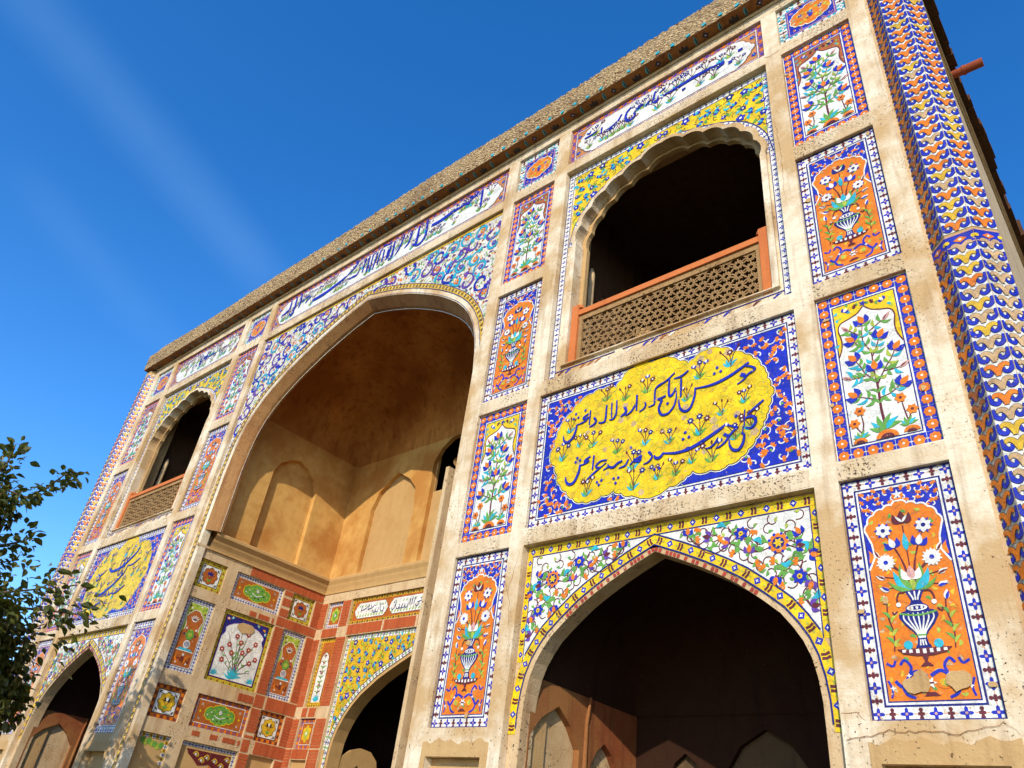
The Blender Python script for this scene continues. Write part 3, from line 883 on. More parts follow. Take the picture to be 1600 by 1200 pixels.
    for sg in (-1, 1):
        Bt.stroke([(sg * .01, .27), (sg * .07, .30), (sg * .12, .27), (sg * .17, .21), (sg * .21, .245)], .022, 'blue', 5)
        Bt.stroke([(sg * .12, .27), (sg * .10, .33), (sg * .135, .375), (sg * .165, .345)], .018, 'blue', 5)
        Bt.stroke([(sg * .17, .21), (sg * .15, .16), (sg * .10, .135)], .018, 'blue', 5)
        Bt.stroke([(sg * .25, .36), (sg * .21, .34), (sg * .19, .375)], .016, 'blue', 5)
        Bt.stroke([(sg * .255, .25), (sg * .235, .19), (sg * .245, .14)], .014, 'blue', 5)
        Bt.disc((sg * .085, .225), .048, 'orange', 6, 10, .04); Bt.disc((sg * .085, .225), .03, 'gold', 7, 8, .025)
        Bt.leaf((sg * .09, .20), (sg * .10, .255), .03, 'lime', 8)
        Bt.star((sg * .12, .275), .018, .007, 4, 'white', 7); Bt.star((sg * .23, .20), .02, .008, 4, 'white', 7)
    Bt.star((0, .225), .042, .018, 6, 'white', 7); Bt.rect(-.022, .219, .022, .231, 'maroon', 8)
    Bt.poly([(-.05, .145), (.05, .145), (.02, .17), (-.02, .17)], 'maroon', 6)
    k.kid('scroll', Bt, 0, 0)
    return k


def loss_patch(rx, rz, seed):
    """bare mortar where tiles have fallen"""
    a = Art(); rnd = random.Random(seed)
    a.poly([((rx * (1 + rnd.uniform(-.22, .22))) * math.cos(t), rz * (1 + rnd.uniform(-.22, .22)) * math.sin(t)) for t in (2 * PI * q / 13 for q in range(13))], 'plaster_low', 13)
    return a


TW, TH = 0.775, 1.66


def tree_kit(sp_col, sp2):
    k = Kit('flowering_tree_panel')
    A = k.root
    hw = TW / 2
    A.slab(-hw, 0, hw, TH, 'white', 0, -20)
    border(k, -hw, 0, hw, TH, .1095, 7, 15, T_RO, T_RO)
    A.frame(-hw, 0, hw, TH, .008, 'white', 6)
    A.frame(-hw + .110, .110, hw - .110, TH - .110, .012, 'white', 2)
    A.frame(-hw + .122, .122, hw - .122, TH - .122, .010, 'navy', 2)
    x = hw - .132; zb = .132; zt = TH - .132
    S = Art()
    S.rect(-x, .95, x, zt, sp_col, 1)
    rnd = random.Random(3)
    half = smooth([(x, .985), (.222, 1.08), (.217, 1.17), (.232, 1.27), (.205, 1.335), (.12, 1.365), (.055, 1.395), (0, 1.455)], 4)
    outl = half + [(-p[0], p[1]) for p in half[::-1][1:]]
    for sg in (-1, 1):
        for q in ((.05, 1.475), (.11, 1.43), (.19, 1.41), (.22, 1.47), (.13, 1.50), (.235, 1.36), (.238, 1.12)):
            an = rnd.uniform(0, 6)
            S.leaf((sg * q[0], q[1]), (sg * q[0] + .05 * math.cos(an), q[1] + .04 * math.sin(an)), .028, rnd.choice(('lime', 'green', sp2, 'turq')), 2, .2)
        S.tulip((sg * .165, 1.45), PI / 2 + sg * .6, .05, 'blue', 'white', 3)
        S.tulip((sg * .06, 1.475), PI / 2 - sg * 1.2, .035, 'maroon', 'maroon', 3)
    S.star((0, 1.485), .036, .014, 5, 'blue', 4)
    k.kid('spandrel_tile', S, 0, 0)
    F = Art()
    F.poly([(x, zb)] + outl + [(-x, zb)], 'white', 4)
    F.stroke(outl, .011, 'maroon', 6, sm=False)
    k.kid('field_tile', F, 0, 0)
    FL = [(-.029, 1.287, 1.9), (-.13, 1.12, 2.4), (.084, 1.092, 1.0), (.185, .931, .9), (-.138, .921, 2.2), (.007, .792, 1.6), (.188, .583, .8), (-.176, .568, 2.4)]
    OS = [(.152, .453), (-.161, .42), (.22, .33), (-.215, .315)]
    BD = [(.151, 1.258, .8), (-.165, 1.25, 2.2), (-.205, .75, 2.6), (.215, .744, .5)]
    St = Art()
    St.stroke([(.012, .21), (0, .4), (.005, .6), (-.004, .79)], .020, 'maroon', 6, (1.1, .5))
    br = [((-.004, .78), (.0, .95), (-.05, 1.10), (-.029, 1.28)), ((-.02, 1.03), (-.08, 1.05), (-.13, 1.12)), ((0, .9), (.05, 1.0), (.084, 1.09)),
          ((.002, .62), (.08, .76), (.14, .84), (.185, .93)), ((0, .66), (-.07, .76), (-.1, .84), (-.138, .92)), ((.003, .5), (.09, .52), (.15, .56), (.188, .583)),
          ((.003, .48), (-.08, .52), (-.176, .568)), ((-.04, 1.14), (.06, 1.2), (.15, 1.258)), ((-.04, 1.12), (-.11, 1.2), (-.165, 1.25)),
          ((-.07, .74), (-.14, .735), (-.205, .75)), ((.07, .74), (.15, .735), (.215, .744)), ((.18, .22), (.165, .33), (.152, .45)), ((-.175, .19), (-.15, .3), (-.161, .42)),
          ((.175, .24), (.20, .29), (.22, .33)), ((-.17, .22), (-.2, .27), (-.215, .315))]
    for b in br:
        St.stroke(list(b), .0105, 'maroon', 6, (1, .6))
    k.kid('stem', St, 0, 0)
    # leaves along the branches
    L = Art()
    rl = random.Random(21)
    for b in br[:11]:
        P = smooth(list(b), 5)
        for i in range(2, len(P) - 1, 3):
            for sg in (-1, 1):
                d = math.atan2(P[i][1] - P[i - 1][1], P[i][0] - P[i - 1][0]) + sg * rl.uniform(.6, 1.1)
                ln = rl.uniform(.06, .105)
                e = (P[i][0] + ln * math.cos(d), P[i][1] + ln * math.sin(d))
                if abs(e[0]) < x - .01:
                    L.leaf(P[i], e, .030, rl.choice(('green', 'green', 'green', 'turq', 'lime')), 7, .16 * sg)
    for zz in (.45, .55, .65):
        for sg in (-1, 1):
            L.leaf((0, zz), (sg * .07, zz + .045), .024, 'green', 7, .2 * sg)
    for c in ((.012, .21), (-.175, .17), (.18, .205)):
        s_ = 1.0 if abs(c[0]) < .1 else .55
        for an, mt in ((2.5, 'turq'), (.64, 'turq'), (2.0, 'green'), (1.14, 'green'), (2.9, 'green'), (.25, 'green')):
            L.leaf(c, (c[0] + .13 * s_ * math.cos(an), c[1] + .15 * s_ * math.sin(an)), .042 * s_, mt, 8, .1)
    k.kid('leaf_cluster', L, 0, 0)
    f1 = Art(); f1.tulip((-.02, 0), 0, .098, 'blue', 'orange', 9); f1.leaf((-.02, 0), (.0, .075), .034, 'blue', 9); f1.leaf((-.02, 0), (.005, -.07), .030, 'orange', 9)
    for p in FL:
        k.kid('flower', f1, p[0], p[1], p[2])
    f2 = Art(); f2.flower((0, 0), .048, 6, 'orange', 'maroon', 9)
    for p in OS:
        k.kid('flower', f2, p[0], p[1])
    f3 = Art(); f3.leaf((-.03, 0), (.07, 0), .034, 'pink', 9); f3.leaf((-.02, 0), (.04, .006), .012, 'maroon', 10)
    for p in BD:
        k.kid('bud', f3, p[0], p[1], p[2])
    Mo = Art()
    for c, r in (((.012, .135), .085), ((-.19, .135), .055), ((.19, .145), .06)):
        arc = [(c[0] + r * math.cos(t), max(zb, c[1] + .8 * r * math.sin(t))) for t in (PI * q / 8 for q in range(9))]
        Mo.poly(arc, 'orange', 9)
        Mo.poly([(c[0] + (p[0] - c[0]) * .6, zb + (p[1] - zb) * .55) for p in arc], 'maroon', 10)
    k.kid('mound', Mo, 0, 0)
    return k


def cartouche_kit():
    """small oblong panel at the top of a pilaster"""
    W, H = .775, .73
    k = Kit('cartouche_panel')
    A = k.root; hw = W / 2
    A.slab(-hw, 0, hw, H, 'white', 0, -20)
    border(k, -hw, 0, hw, H, .098, 7, 7, T_OW, T_OB)
    A.frame(-hw + .099, .099, hw - .099, H - .099, .014, 'purple', 2)
    A.frame(-hw + .113, .113, hw - .113, H - .113, .010, 'pink', 2)
    A.rect(-hw + .123, .123, hw - .123, H - .123, 'blue', 1)
    S = Art()
    rnd = random.Random(4)
    for sx in (-1, 1):
        for sz in (-1, 1):
            arabesque(S, [(sx * .215, H / 2 + sz * .19), (sx * .14, H / 2 + sz * .215)], .026, rnd, 2)
    k.kid('spandrel_tile', S, 0, 0)
    F = Art()
    an = [(.235, 0), (.215, .085), (.15, .135), (.07, .165), (0, .20), (-.07, .165), (-.15, .135), (-.215, .085), (-.235, 0), (-.215, -.085), (-.15, -.135), (-.07, -.165), (0, -.20), (.07, -.165), (.15, -.135), (.215, -.085)]
    P = scallop([(p[0], p[1] + H / 2) for p in an], -.22, 5, True)
    F.poly(P, 'orange', 4)
    F.stroke(P + P[:1], .013, 'white', 6, sm=False)
    for q in poisson(P, .055, .03, rnd, 500):
        F.lobed(q, .026, 4, .3, rnd.choice(('gold', 'orange', 'tan', 'lime')), 5, rnd.uniform(0, 3))
    k.kid('field_tile', F, 0, 0)
    f = Art(); f.tulip((0, 0), PI / 2, .05, 'blue', 'turq', 7); f.disc((0, -.03), .035, 'blue', 7, 8, .02); f.rect(-.02, -.075, .02, -.045, 'blue', 7)
    k.kid('vase', f, 0, H / 2)
    f2 = Art(); f2.flower((0, 0), .028, 5, 'blue', 'white', 7)
    for sx in (-.12, .12):
        k.kid('flower', f2, sx, H / 2 + .04)
    return k


KV = vase_kit()
KV2 = vase_kit(1)
KT_Y = tree_kit('yellow', 'gold')
KT_O = tree_kit('burnt', 'tan')
KC = cartouche_kit()


# ------------------------------------------------------------------ inscription panels
def sprig(rnd, s=1.0):
    a = Art()
    for an in (2.5, .64, 2.0, 1.2):
        a.leaf((0, 0), (.075 * s * math.cos(an), .085 * s * math.sin(an)), .022 * s, rnd.choice(('turq', 'green', 'lime', 'green')), 4, .12)
    for dx in (-.06, .0, .06):
        t = (dx * s * rnd.uniform(.7, 1.3), s * rnd.uniform(.12, .17))
        a.stroke([(0, 0), (t[0] * .3, t[1] * .5), t], .007 * s, 'maroon', 4)
        kind = rnd.random()
        if kind < .55:
            a.star(t, .031 * s, .018 * s, 7, rnd.choice(('navy', 'maroon')), 5); a.disc(t, .009 * s, 'white', 6, 6)
        elif kind < .8:
            a.tulip((t[0], t[1] - .01), PI / 2 + dx * 4, .036 * s, rnd.choice(('blue', 'maroon')), 'white', 5)
        else:
            a.leaf((t[0], t[1] - .012), (t[0] + dx * .2, t[1] + .03), .018 * s, 'maroon', 5)
    return a


def letters(A, data, dots, h, dy=0, wsc=1.0, dotr=.019, edge=.006):
    for w, pts in data:
        q = [(p[0], p[1] + dy) for p in pts]
        tp = (.75, .45) if len(pts) > 2 else (.95, .8)
        A.stroke(q, w * wsc * 1.28 + edge, 'black', h, tp, 5)
        A.stroke(q, w * wsc * 1.28, 'blue', h + 1, tp, 5)
    for d in dots:
        A.poly([(d[0] - dotr, d[1] + dy), (d[0], d[1] + dy - dotr), (d[0] + dotr, d[1] + dy), (d[0], d[1] + dy + dotr)], 'blue', h + 1)


def verse_kit(right=True):
    """wide panel with a yellow lobed field and two lines of verse; origin at its lower left corner"""
    W, H = 2.995, 1.64
    k = Kit('verse_panel')
    A = k.root
    A.slab(0, 0, W, H, 'white', 0, -20)
    border(k, 0, 0, W, H, .0855, 35, 19, T_FL, T_CR)
    A.frame(0, 0, W, H, .010, 'navy', 6)
    A.frame(.086, .086, W - .086, H - .086, .012, 'navy', 2)
    A.frame(.098, .098, W - .098, H - .098, .014, 'white', 2)
    A.frame(.112, .112, W - .112, H - .112, .009, 'navy', 2)
    A.rect(.121, .121, W - .121, H - .121, 'blue', 1)
    car = [CART[i] for i in range(len(CART))]
    P = scallop(car[::-1], -.17, 4, True) if right else scallop([(W - c[0], c[1]) for c in car], -.17, 4, True)
    rnd = random.Random(17)
    S = Art()
    inn = rect(.135, .135, W - .135, H - .135)
    pts = [q for q in poisson(inn, .085, .02, rnd, 6000) if not inside(q, P) and edge_dist(q, P) > .028]
    arabesque(S, pts, .058, rnd, 2)
    for q in pts[::5]:
        S.disc(q, .013, 'green', 5, 6)
    k.kid('spandrel_tile', S, 0, 0)
    F = Art()
    F.stroke(P + P[:1], .034, 'white', 4, sm=False)
    F.stroke(P + P[:1], .016, 'black', 5, sm=False)
    F.poly(P, 'yellow', 6)
    # joints of the cut tiles and a few replaced, duller pieces
    for q in poisson(P, .072, .03, rnd, 5000):
        if rnd.random() < .40:
            F.lobed(q, rnd.uniform(.025, .045), 5, .25, rnd.choice(('gold', 'yellow', 'yellow', 'gold', 'tan')), 7, rnd.uniform(0, 3))
        an = rnd.uniform(0, 6)
        F.stroke([q, (q[0] + .06 * math.cos(an), q[1] + .06 * math.sin(an)), (q[0] + .11 * math.cos(an + .5), q[1] + .11 * math.sin(an + .5))], .0045, 'lime', 8)
    k.kid('field_tile', F, 0, 0)
    for q in SPRIG:
        sp = Art(); sp.add(sprig(rnd, 1.14 + rnd.uniform(-.15, .2)), dh=5)
        k.kid('sprig', sp, q[0] if right else W - q[0], q[1] - .01)
    Lt = Art()
    if right:
        for st in CAL_I:
            q = Art(); letters(q, [st], [], 14); k.kid('letter', q, 0, 0)
        for dt in DOT_I:
            q = Art(); letters(q, [], [dt], 14); k.kid('letter_dot', q, 0, 0)
    else:
        # the far verse: two long sweeps can be read with small letters round them
        far = [(.040, [(.86, .62), (1.05, .55), (1.35, .62), (1.70, .80), (1.78, .90)]), (.042, [(1.05, 1.08), (1.25, 1.0), (1.6, 1.04), (2.0, 1.24), (2.1, 1.36)]),
               (.022, [(.62, 1.02), (.75, .98), (.95, 1.08)]), (.03, [(.9, .36), (1.05, .33), (1.3, .42)])]
        letters(Lt, far, [], 14)
        small = [(w, [((p[0] - 1.5) * .78 + 1.5, (p[1] - .8) * .8 + .78) for p in pts]) for w, pts in CAL_I[12:20] + CAL_I[30:40]]
        letters(Lt, small, [(d[0], d[1]) for d in DOT_I], 14)
        k.kid('lettering', Lt, 0, 0)
    return k


KI_R = verse_kit(True)
KI_L = verse_kit(False)


def band_kit(x0, x1, data, seed, name='inscription_panel'):
    """long low panel under the cornice; z from 0 to .755"""
    H = .755
    k = Kit(name)
    A = k.root
    rnd = random.Random(seed)
    A.slab(x0, 0, x1, H, 'terracotta', 0, -20)
    n = int(round((x1 - x0) / .0815)) | 1
    border(k, x0, 0, x1, H, .0815, n, 9, T_PB, T_PO)
    A.frame(x0 + .082, .082, x1 - .082, H - .082, .012, 'white', 2)
    A.frame(x0 + .094, .094, x1 - .094, H - .094, .008, 'navy', 2)
    xa, xb = x0 + .135, x1 - .135
    zc = H / 2; hh = .272
    lob = [(xa + .34, zc - hh), (xb - .34, zc - hh)]
    rt = [(xb - .34, zc - hh), (xb - .20, zc - hh + .02), (xb - .09, zc - .15), (xb - .03, zc - .06), (xb + .02, zc), (xb - .03, zc + .06), (xb - .09, zc + .15), (xb - .20, zc + hh - .02), (xb - .34, zc + hh)]
    lf = [(xa + xb - p[0], p[1]) for p in rt][::-1]
    P = scallop(rt, -.16, 4) + scallop(lf[::-1][::-1], -.16, 4)
    P = scallop(rt, -.16, 4)
    P = P + [(xa + xb - p[0], p[1]) for p in P[::-1]]
    F = Art()
    F.stroke(P + P[:1], .018, 'maroon', 4, sm=False)
    F.poly(P, 'white', 5)
    k.kid('field_tile', F, 0, 0)
    for sx in (x0 + .14, x1 - .14):
        for sz in (zc - .18, zc + .18):
            q = Art(); q.flower((0, 0), .04, 5, 'blue', 'turq', 3)
            k.kid('flower', q, sx, sz)
    u = xa + .2
    while u < xb - .15:
        s = Art(); s.add(sprig(rnd, rnd.uniform(1.15, 1.6)), dh=3)
        k.kid('sprig', s, u, zc + rnd.choice((-.20, -.22, .01, .03)))
        u += rnd.uniform(.08, .13)
    for st in data:
        q = Art(); letters(q, [st], [], 12, 0, 1.0, .018, .004); k.kid('letter', q, 0, 0)
    return k


KM = band_kit(-3.2, 3.2, CAL_M, 31)
KU = band_kit(0, 2.965, CAL_U, 32)
KU_L = band_kit(0, 2.965, [(w, [(p[0] * .55 + .7, p[1]) for p in pts]) for w, pts in CAL_U[5:13]], 33)

# ================================================================== the gateway
gate = ob('gateway_building', None, None, (0, 0, 0))
gate['label'] = 'two-storey gateway covered in coloured floral tile panels round a tall arched recess'
gate['category'] = 'gateway'

ROWS = [(10.285, KC, .73), (8.42, KT_O, TH), (6.48, KV2, VH), (4.63, KT_Y, TH), (2.725, KV, VH)]
COLS = [7.9775, 3.8125, -3.8125, -7.9775]
ZB = -0.5
XE = 8.56

# ---- the plastered lattice on the front
holes = []
for cx_ in COLS:
    for z0, kt, hh in ROWS:
        holes.append(rect(cx_ - .392, z0 - .004, cx_ + .392, z0 + hh + .004))
    holes.append(rect(cx_ - .36, .45, cx_ + .36, 2.47))
for sg in (1, -1):
    for a, b, z0, z1 in ((4.425, 7.395, 10.255, 11.015), (4.425, 7.395, 6.47, 10.08), (4.398, 7.397, 4.63, 6.275), (4.398, 7.397, -.4, 4.45)):
        holes.append(rect(min(sg * a, sg * b), z0, max(sg * a, sg * b), z1))
holes.append(rect(-3.205, 10.255, 3.205, 11.015))
holes.append(rect(-3.22, -.4, 3.22, 10.08))
front = plate('front_wall', rect(-XE, ZB, XE, 11.2), holes, 0.0, 0.10, 'plaster', gate)
core_holes = [rect(-3.12, -.4, 3.2, 10.06)]
for sg in (1, -1):
    core_holes.append(rect(sg * 5.9 - 1.40, -.4, sg * 5.9 + 1.40, 4.3))
    core_holes.append(rect(sg * 5.9 - 1.33, 6.6, sg * 5.9 + 1.36, 9.85))
plate('core_wall', rect(-XE + .01, ZB, XE - .01, 11.19), core_holes, 0.10, 0.5, 'plaster_low', gate)

# ---- lower plaster over-skin below the tiles (newer, browner render)
for cx_ in COLS:
    plate('render_patch', [(cx_ - .42, .2), (cx_ + .44, .2)] + [(cx_ + .44 - .86 * i_ / 16, 2.60 + .018 * math.sin(i_ * 1.9 + cx_) + .014 * math.sin(i_ * .7)) for i_ in range(17)],
          [rect(cx_ - .357, .453, cx_ + .357, 2.467)], -.006, 0.0005, 'plaster_low', gate)

# ---- the weathered, pitted cross members
def band(x0, z0, x1, z1, seed):
    rnd = random.Random(seed)
    n = max(3, int((x1 - x0) / .09))
    top = [(x0 + (x1 - x0) * i / n, z1 - .006 - rnd.uniform(0, .02)) for i in range(n + 1)]
    bot = [(x0 + (x1 - x0) * i / n, z0 + .004 + rnd.uniform(0, .006)) for i in range(n + 1)]
    plate('cross_member', bot + top[::-1], [], -.002, .0005, 'plaster_pitted', gate)


for cx_ in COLS:
    for za, zb_ in ((10.08, 10.28), (8.214, 8.416), (6.294, 6.476), (4.459, 4.626)):
        band(cx_ - .39, za, cx_ + .39, zb_, int(za * 100 + cx_ * 10))
for sg in (1, -1):
    for za, zb_ in ((10.082, 10.252), (6.278, 6.468), (4.452, 4.628)):
        band(sg * 5.9 - 1.47, za, sg * 5.9 + 1.47, zb_, int(za * 77 + sg))
band(-3.2, 10.082, 3.2, 10.252, 5)
band(-8.5, 11.02, 8.5, 11.16, 6)

# ---- pilaster panels
for ci, cx_ in enumerate(COLS):
    near = ci < 2
    for ri, (z0, kt, hh) in enumerate(ROWS):
        o = kt.put(gate, (cx_, .045, z0), 0, near)
        if near:
            rl_ = random.Random(ci * 17 + ri * 5)
            for q in range(rl_.choice((2, 3, 4, 5))):
                e = rl_.random() < .7
                u = rl_.choice((-1, 1)) * rl_.uniform(.31, .37) if e else rl_.uniform(-.24, .24)
                p_ = loss_patch(rl_.uniform(.012, .032), rl_.uniform(.012, .03), q + ri * 9 + ci * 31)
                ob('loss_patch', p_.mesh('loss_patch'), o, (u, -.0003 * q, rl_.uniform(.05, hh - .05)))
        if ci == 0 and ri == 4:
            for (u, v, rx, rz_, sd_) in ((-.075, .215, .085, .055, 3), (-.05, .262, .05, .045, 4), (.165, .23, .075, .06, 5)):
                ob('loss_patch', loss_patch(rx, rz_, sd_).mesh('loss_patch'), o, (u, -.0007 * sd_, v))

# ---- panels over the side bays
KI_R.put(gate, (4.40, .045, 4.6325))
KI_L.put(gate, (-7.395, .045, 4.6325), 0, False)
KU.put(gate, (4.428, .045, 10.257))
KU_L.put(gate, (-7.392, .045, 10.257), 0, False)
KM.put(gate, (0, .045, 10.257))


# ------------------------------------------------------------------ tiled arch surrounds
def resample(path, pitch):
    out = []
    acc = pitch / 2
    for i in range(len(path) - 1):
        a = Vector(path[i]); b = Vector(path[i + 1])
        L = (b - a).length
        ang = math.atan2(b.y - a.y, b.x - a.x)
        while acc <= L:
            q = a + (b - a) * (acc / L)
            out.append((q.x, q.y, ang))
            acc += pitch
        acc -= L
    return out


def off(half, d):
    """offsets a half arch (apex first, running down to the right) outwards, mitred at the crown"""
    p = offset_path(half, d)
    a, b = half[0], half[1]
    sl = math.hypot(b[0] - a[0], b[1] - a[1]) / (b[0] - a[0])
    p[0] = (half[0][0], half[0][1] + d * sl)
    return p


def mirrored(half, cx):
    r = [(cx + p[0], p[1]) for p in half]
    l = [(cx - p[0], p[1]) for p in half[::-1]]
    return l[:-1] + r


def clip_low(path, z):
    out = []
    for i, p in enumerate(path):
        if p[1] >= z:
            out.append(p)
        else:
            a = path[i - 1]
            t = (a[1] - z) / (a[1] - p[1])
            out.append((a[0] + (p[0] - a[0]) * t, z))
            break
    return out


def tiles_along(kit, path, pitch, tiles, name='border_tile', flip=False):
    for i, (x, z, an) in enumerate(resample(path, pitch)):
        kit.kid(name, tiles[i % 2], x, z, an)


def scroll_field(poly_, seed, kind):
    """winding stems with flowers for an arch spandrel, inside poly_ (right-hand half)"""
    A = Art()
    rnd = random.Random(seed)
    if kind == 'white':
        stem = 'maroon'
        P = G_BIG + G_STAR + G_TUL + G_TURQ + G_BUD
        # stems: each item is joined to its nearest bigger neighbour by a curl
        for i, p in enumerate(P[1:], 1):
            q = min(P[:i], key=lambda c: (c[0] - p[0]) ** 2 + (c[1] - p[1]) ** 2)
            mx, mz = (p[0] + q[0]) / 2, (p[1] + q[1]) / 2
            dx, dz = p[0] - q[0], p[1] - q[1]
            s = rnd.choice((-.35, .35))
            A.stroke([q, (mx - dz * s, mz + dx * s), p], .0105, stem, 3)
            for t in (-1, 1):
                c = (mx - dz * s * .9, mz + dx * s * .9)
                an = rnd.uniform(0, 6.28)
                e = (c[0] + .075 * math.cos(an), c[1] + .075 * math.sin(an))
                if inside(e, poly_):
                    A.leaf(c, e, .030, 'green', 4, .25 * t)
        for q in poisson(poly_, .085, .03, rnd, 3500):
            an = rnd.uniform(0, 6.28)
            pts = [(q[0] + .055 * math.cos(an + t) * (1 - t * .12), q[1] + .055 * math.sin(an + t) * (1 - t * .12)) for t in (0, .8, 1.6, 2.4, 3.2)]
            if all(inside(c, poly_) for c in pts):
                A.stroke(pts, .009, stem, 3)
                A.leaf(pts[-1], (pts[-1][0] + .05 * math.cos(an - 1), pts[-1][1] + .05 * math.sin(an - 1)), .026, rnd.choice(('green', 'lime', 'green')), 4, .2)
        for p in G_BIG:
            for kx in range(8):
                t = kx * PI / 4
                A.disc((p[0] + .058 * math.cos(t), p[1] + .058 * math.sin(t)), .026, 'orange', 5, 8)
                A.disc((p[0] + .078 * math.cos(t + .39), p[1] + .078 * math.sin(t + .39)), .014, 'blue', 5, 6)
            A.disc(p, .052, 'navy', 6, 10); A.star(p, .046, .022, 6, 'yellow', 7)
        for p in G_STAR:
            A.flower(p, .066, 7, 'blue', 'yellow', 5, .3); A.star(p, .070, .02, 7, 'orange', 4, .3 + PI / 7)
            A.disc(p, .022, 'yellow', 8, 8); A.disc(p, .009, 'maroon', 9, 6)
        for p in G_TUL:
            A.tulip(p, rnd.uniform(0, 6.28), .075, rnd.choice(('blue', 'blue', 'purple')), rnd.choice(('orange', 'maroon')), 5)
        for p in G_TURQ:
            an = rnd.uniform(0, 6.28)
            A.leaf((p[0] - .05 * math.cos(an), p[1] - .05 * math.sin(an)), (p[0] + .045 * math.cos(an), p[1] + .045 * math.sin(an)), .046, 'turq', 5, .3)
            A.leaf((p[0] + .02 * math.cos(an), p[1] + .02 * math.sin(an)), (p[0] + .10 * math.cos(an + .5), p[1] + .10 * math.sin(an + .5)), .04, 'green', 4, .3)
        for p in G_BUD:
            A.tulip(p, rnd.uniform(0, 6.28), .050, 'orange', 'orange', 5)
    elif kind == 'yellow':
        for q in poisson(poly_, .088, .03, rnd, 4000):
            an = rnd.uniform(0, 6.28)
            pts = [(q[0] + .06 * math.cos(an + t) * (1 - t * .12), q[1] + .06 * math.sin(an + t) * (1 - t * .12)) for t in (0, .8, 1.6, 2.4, 3.2)]
            A.stroke([c for c in pts if inside(c, poly_)] or [q, q], .009, 'black', 3)
            A.leaf(q, (q[0] + .095 * math.cos(an), q[1] + .095 * math.sin(an)), .045, rnd.choice(('lime', 'green', 'lime', 'turq')), 4, .2)
        for q in poisson(poly_, .15, .04, rnd, 2500):
            if rnd.random() < .42:
                A.flower(q, rnd.uniform(.04, .07), 5, rnd.choice(('navy', 'blue', 'blue')), 'white', 5, rnd.uniform(0, 3))
            else:
                A.tulip(q, rnd.uniform(0, 6.28), .075, 'blue', 'turq', 5)
    else:
        # dense white ground with bold blue and turquoise scrolls
        for q in poisson(poly_, .25, .09, rnd, 4000):
            an = rnd.uniform(0, 6.28); sg = rnd.choice((-1, 1))
            mt = rnd.choice(('blue', 'turq', 'purple'))
            r0 = .17
            pts = [(q[0] + r0 * (1 - t * .12) * math.cos(an + sg * t), q[1] + r0 * (1 - t * .12) * math.sin(an + sg * t)) for t in [.55 * k for k in range(11)]]
            pts = [c for c in pts if inside(c, poly_) and edge_dist(c, poly_) > .015]
            if len(pts) > 3:
                A.stroke(pts, .050, 'navy' if mt != 'turq' else 'blue', 4, (.35, .8))
                A.stroke(pts, .038, mt, 5, (.35, .8))
                A.tulip(pts[0], an + 1.5, .085, mt, mt, 5)
            if mt == 'turq' or rnd.random() < .4:
                A.flower(q, .06, 6, rnd.choice(('orange', 'purple')), 'turq', 7)
        for q in poisson(poly_, .052, .018, rnd, 14000):
            an = rnd.uniform(0, 6.28)
            r_ = rnd.random()
            if r_ < .4:
                A.leaf(q, (q[0] + .07 * math.cos(an), q[1] + .07 * math.sin(an)), .032, rnd.choice(('green', 'lime', 'tan', 'gold', 'green')), 2, .25)
            elif r_ < .75:
                A.tulip(q, an, .048, rnd.choice(('purple', 'maroon', 'blue', 'orange')), rnd.choice(('orange', 'maroon')), 2)
            else:
                A.stroke([q, (q[0] + .03 * math.cos(an), q[1] + .03 * math.sin(an)), (q[0] + .06 * math.cos(an + .7), q[1] + .06 * math.sin(an + .7))], .007, 'navy', 2)
    return A


# lower arches ------------------------------------------------------
AP = [(0, 4.18), (.24, 4.075), (.467, 3.964), (.64, 3.868), (.781, 3.78), (.974, 3.63), (1.109, 3.513), (1.193, 3.405), (1.264, 3.294), (1.315, 3.17), (1.345, 3.03), (1.362, 2.87), (1.365, 2.65), (1.365, -.4)]
D_T = diamond_tile(.113, .092)
B_T = bar_tile(.113, .092)
S_D = diamond_tile(.113, .066)
S_B = bar_tile(.113, .066)


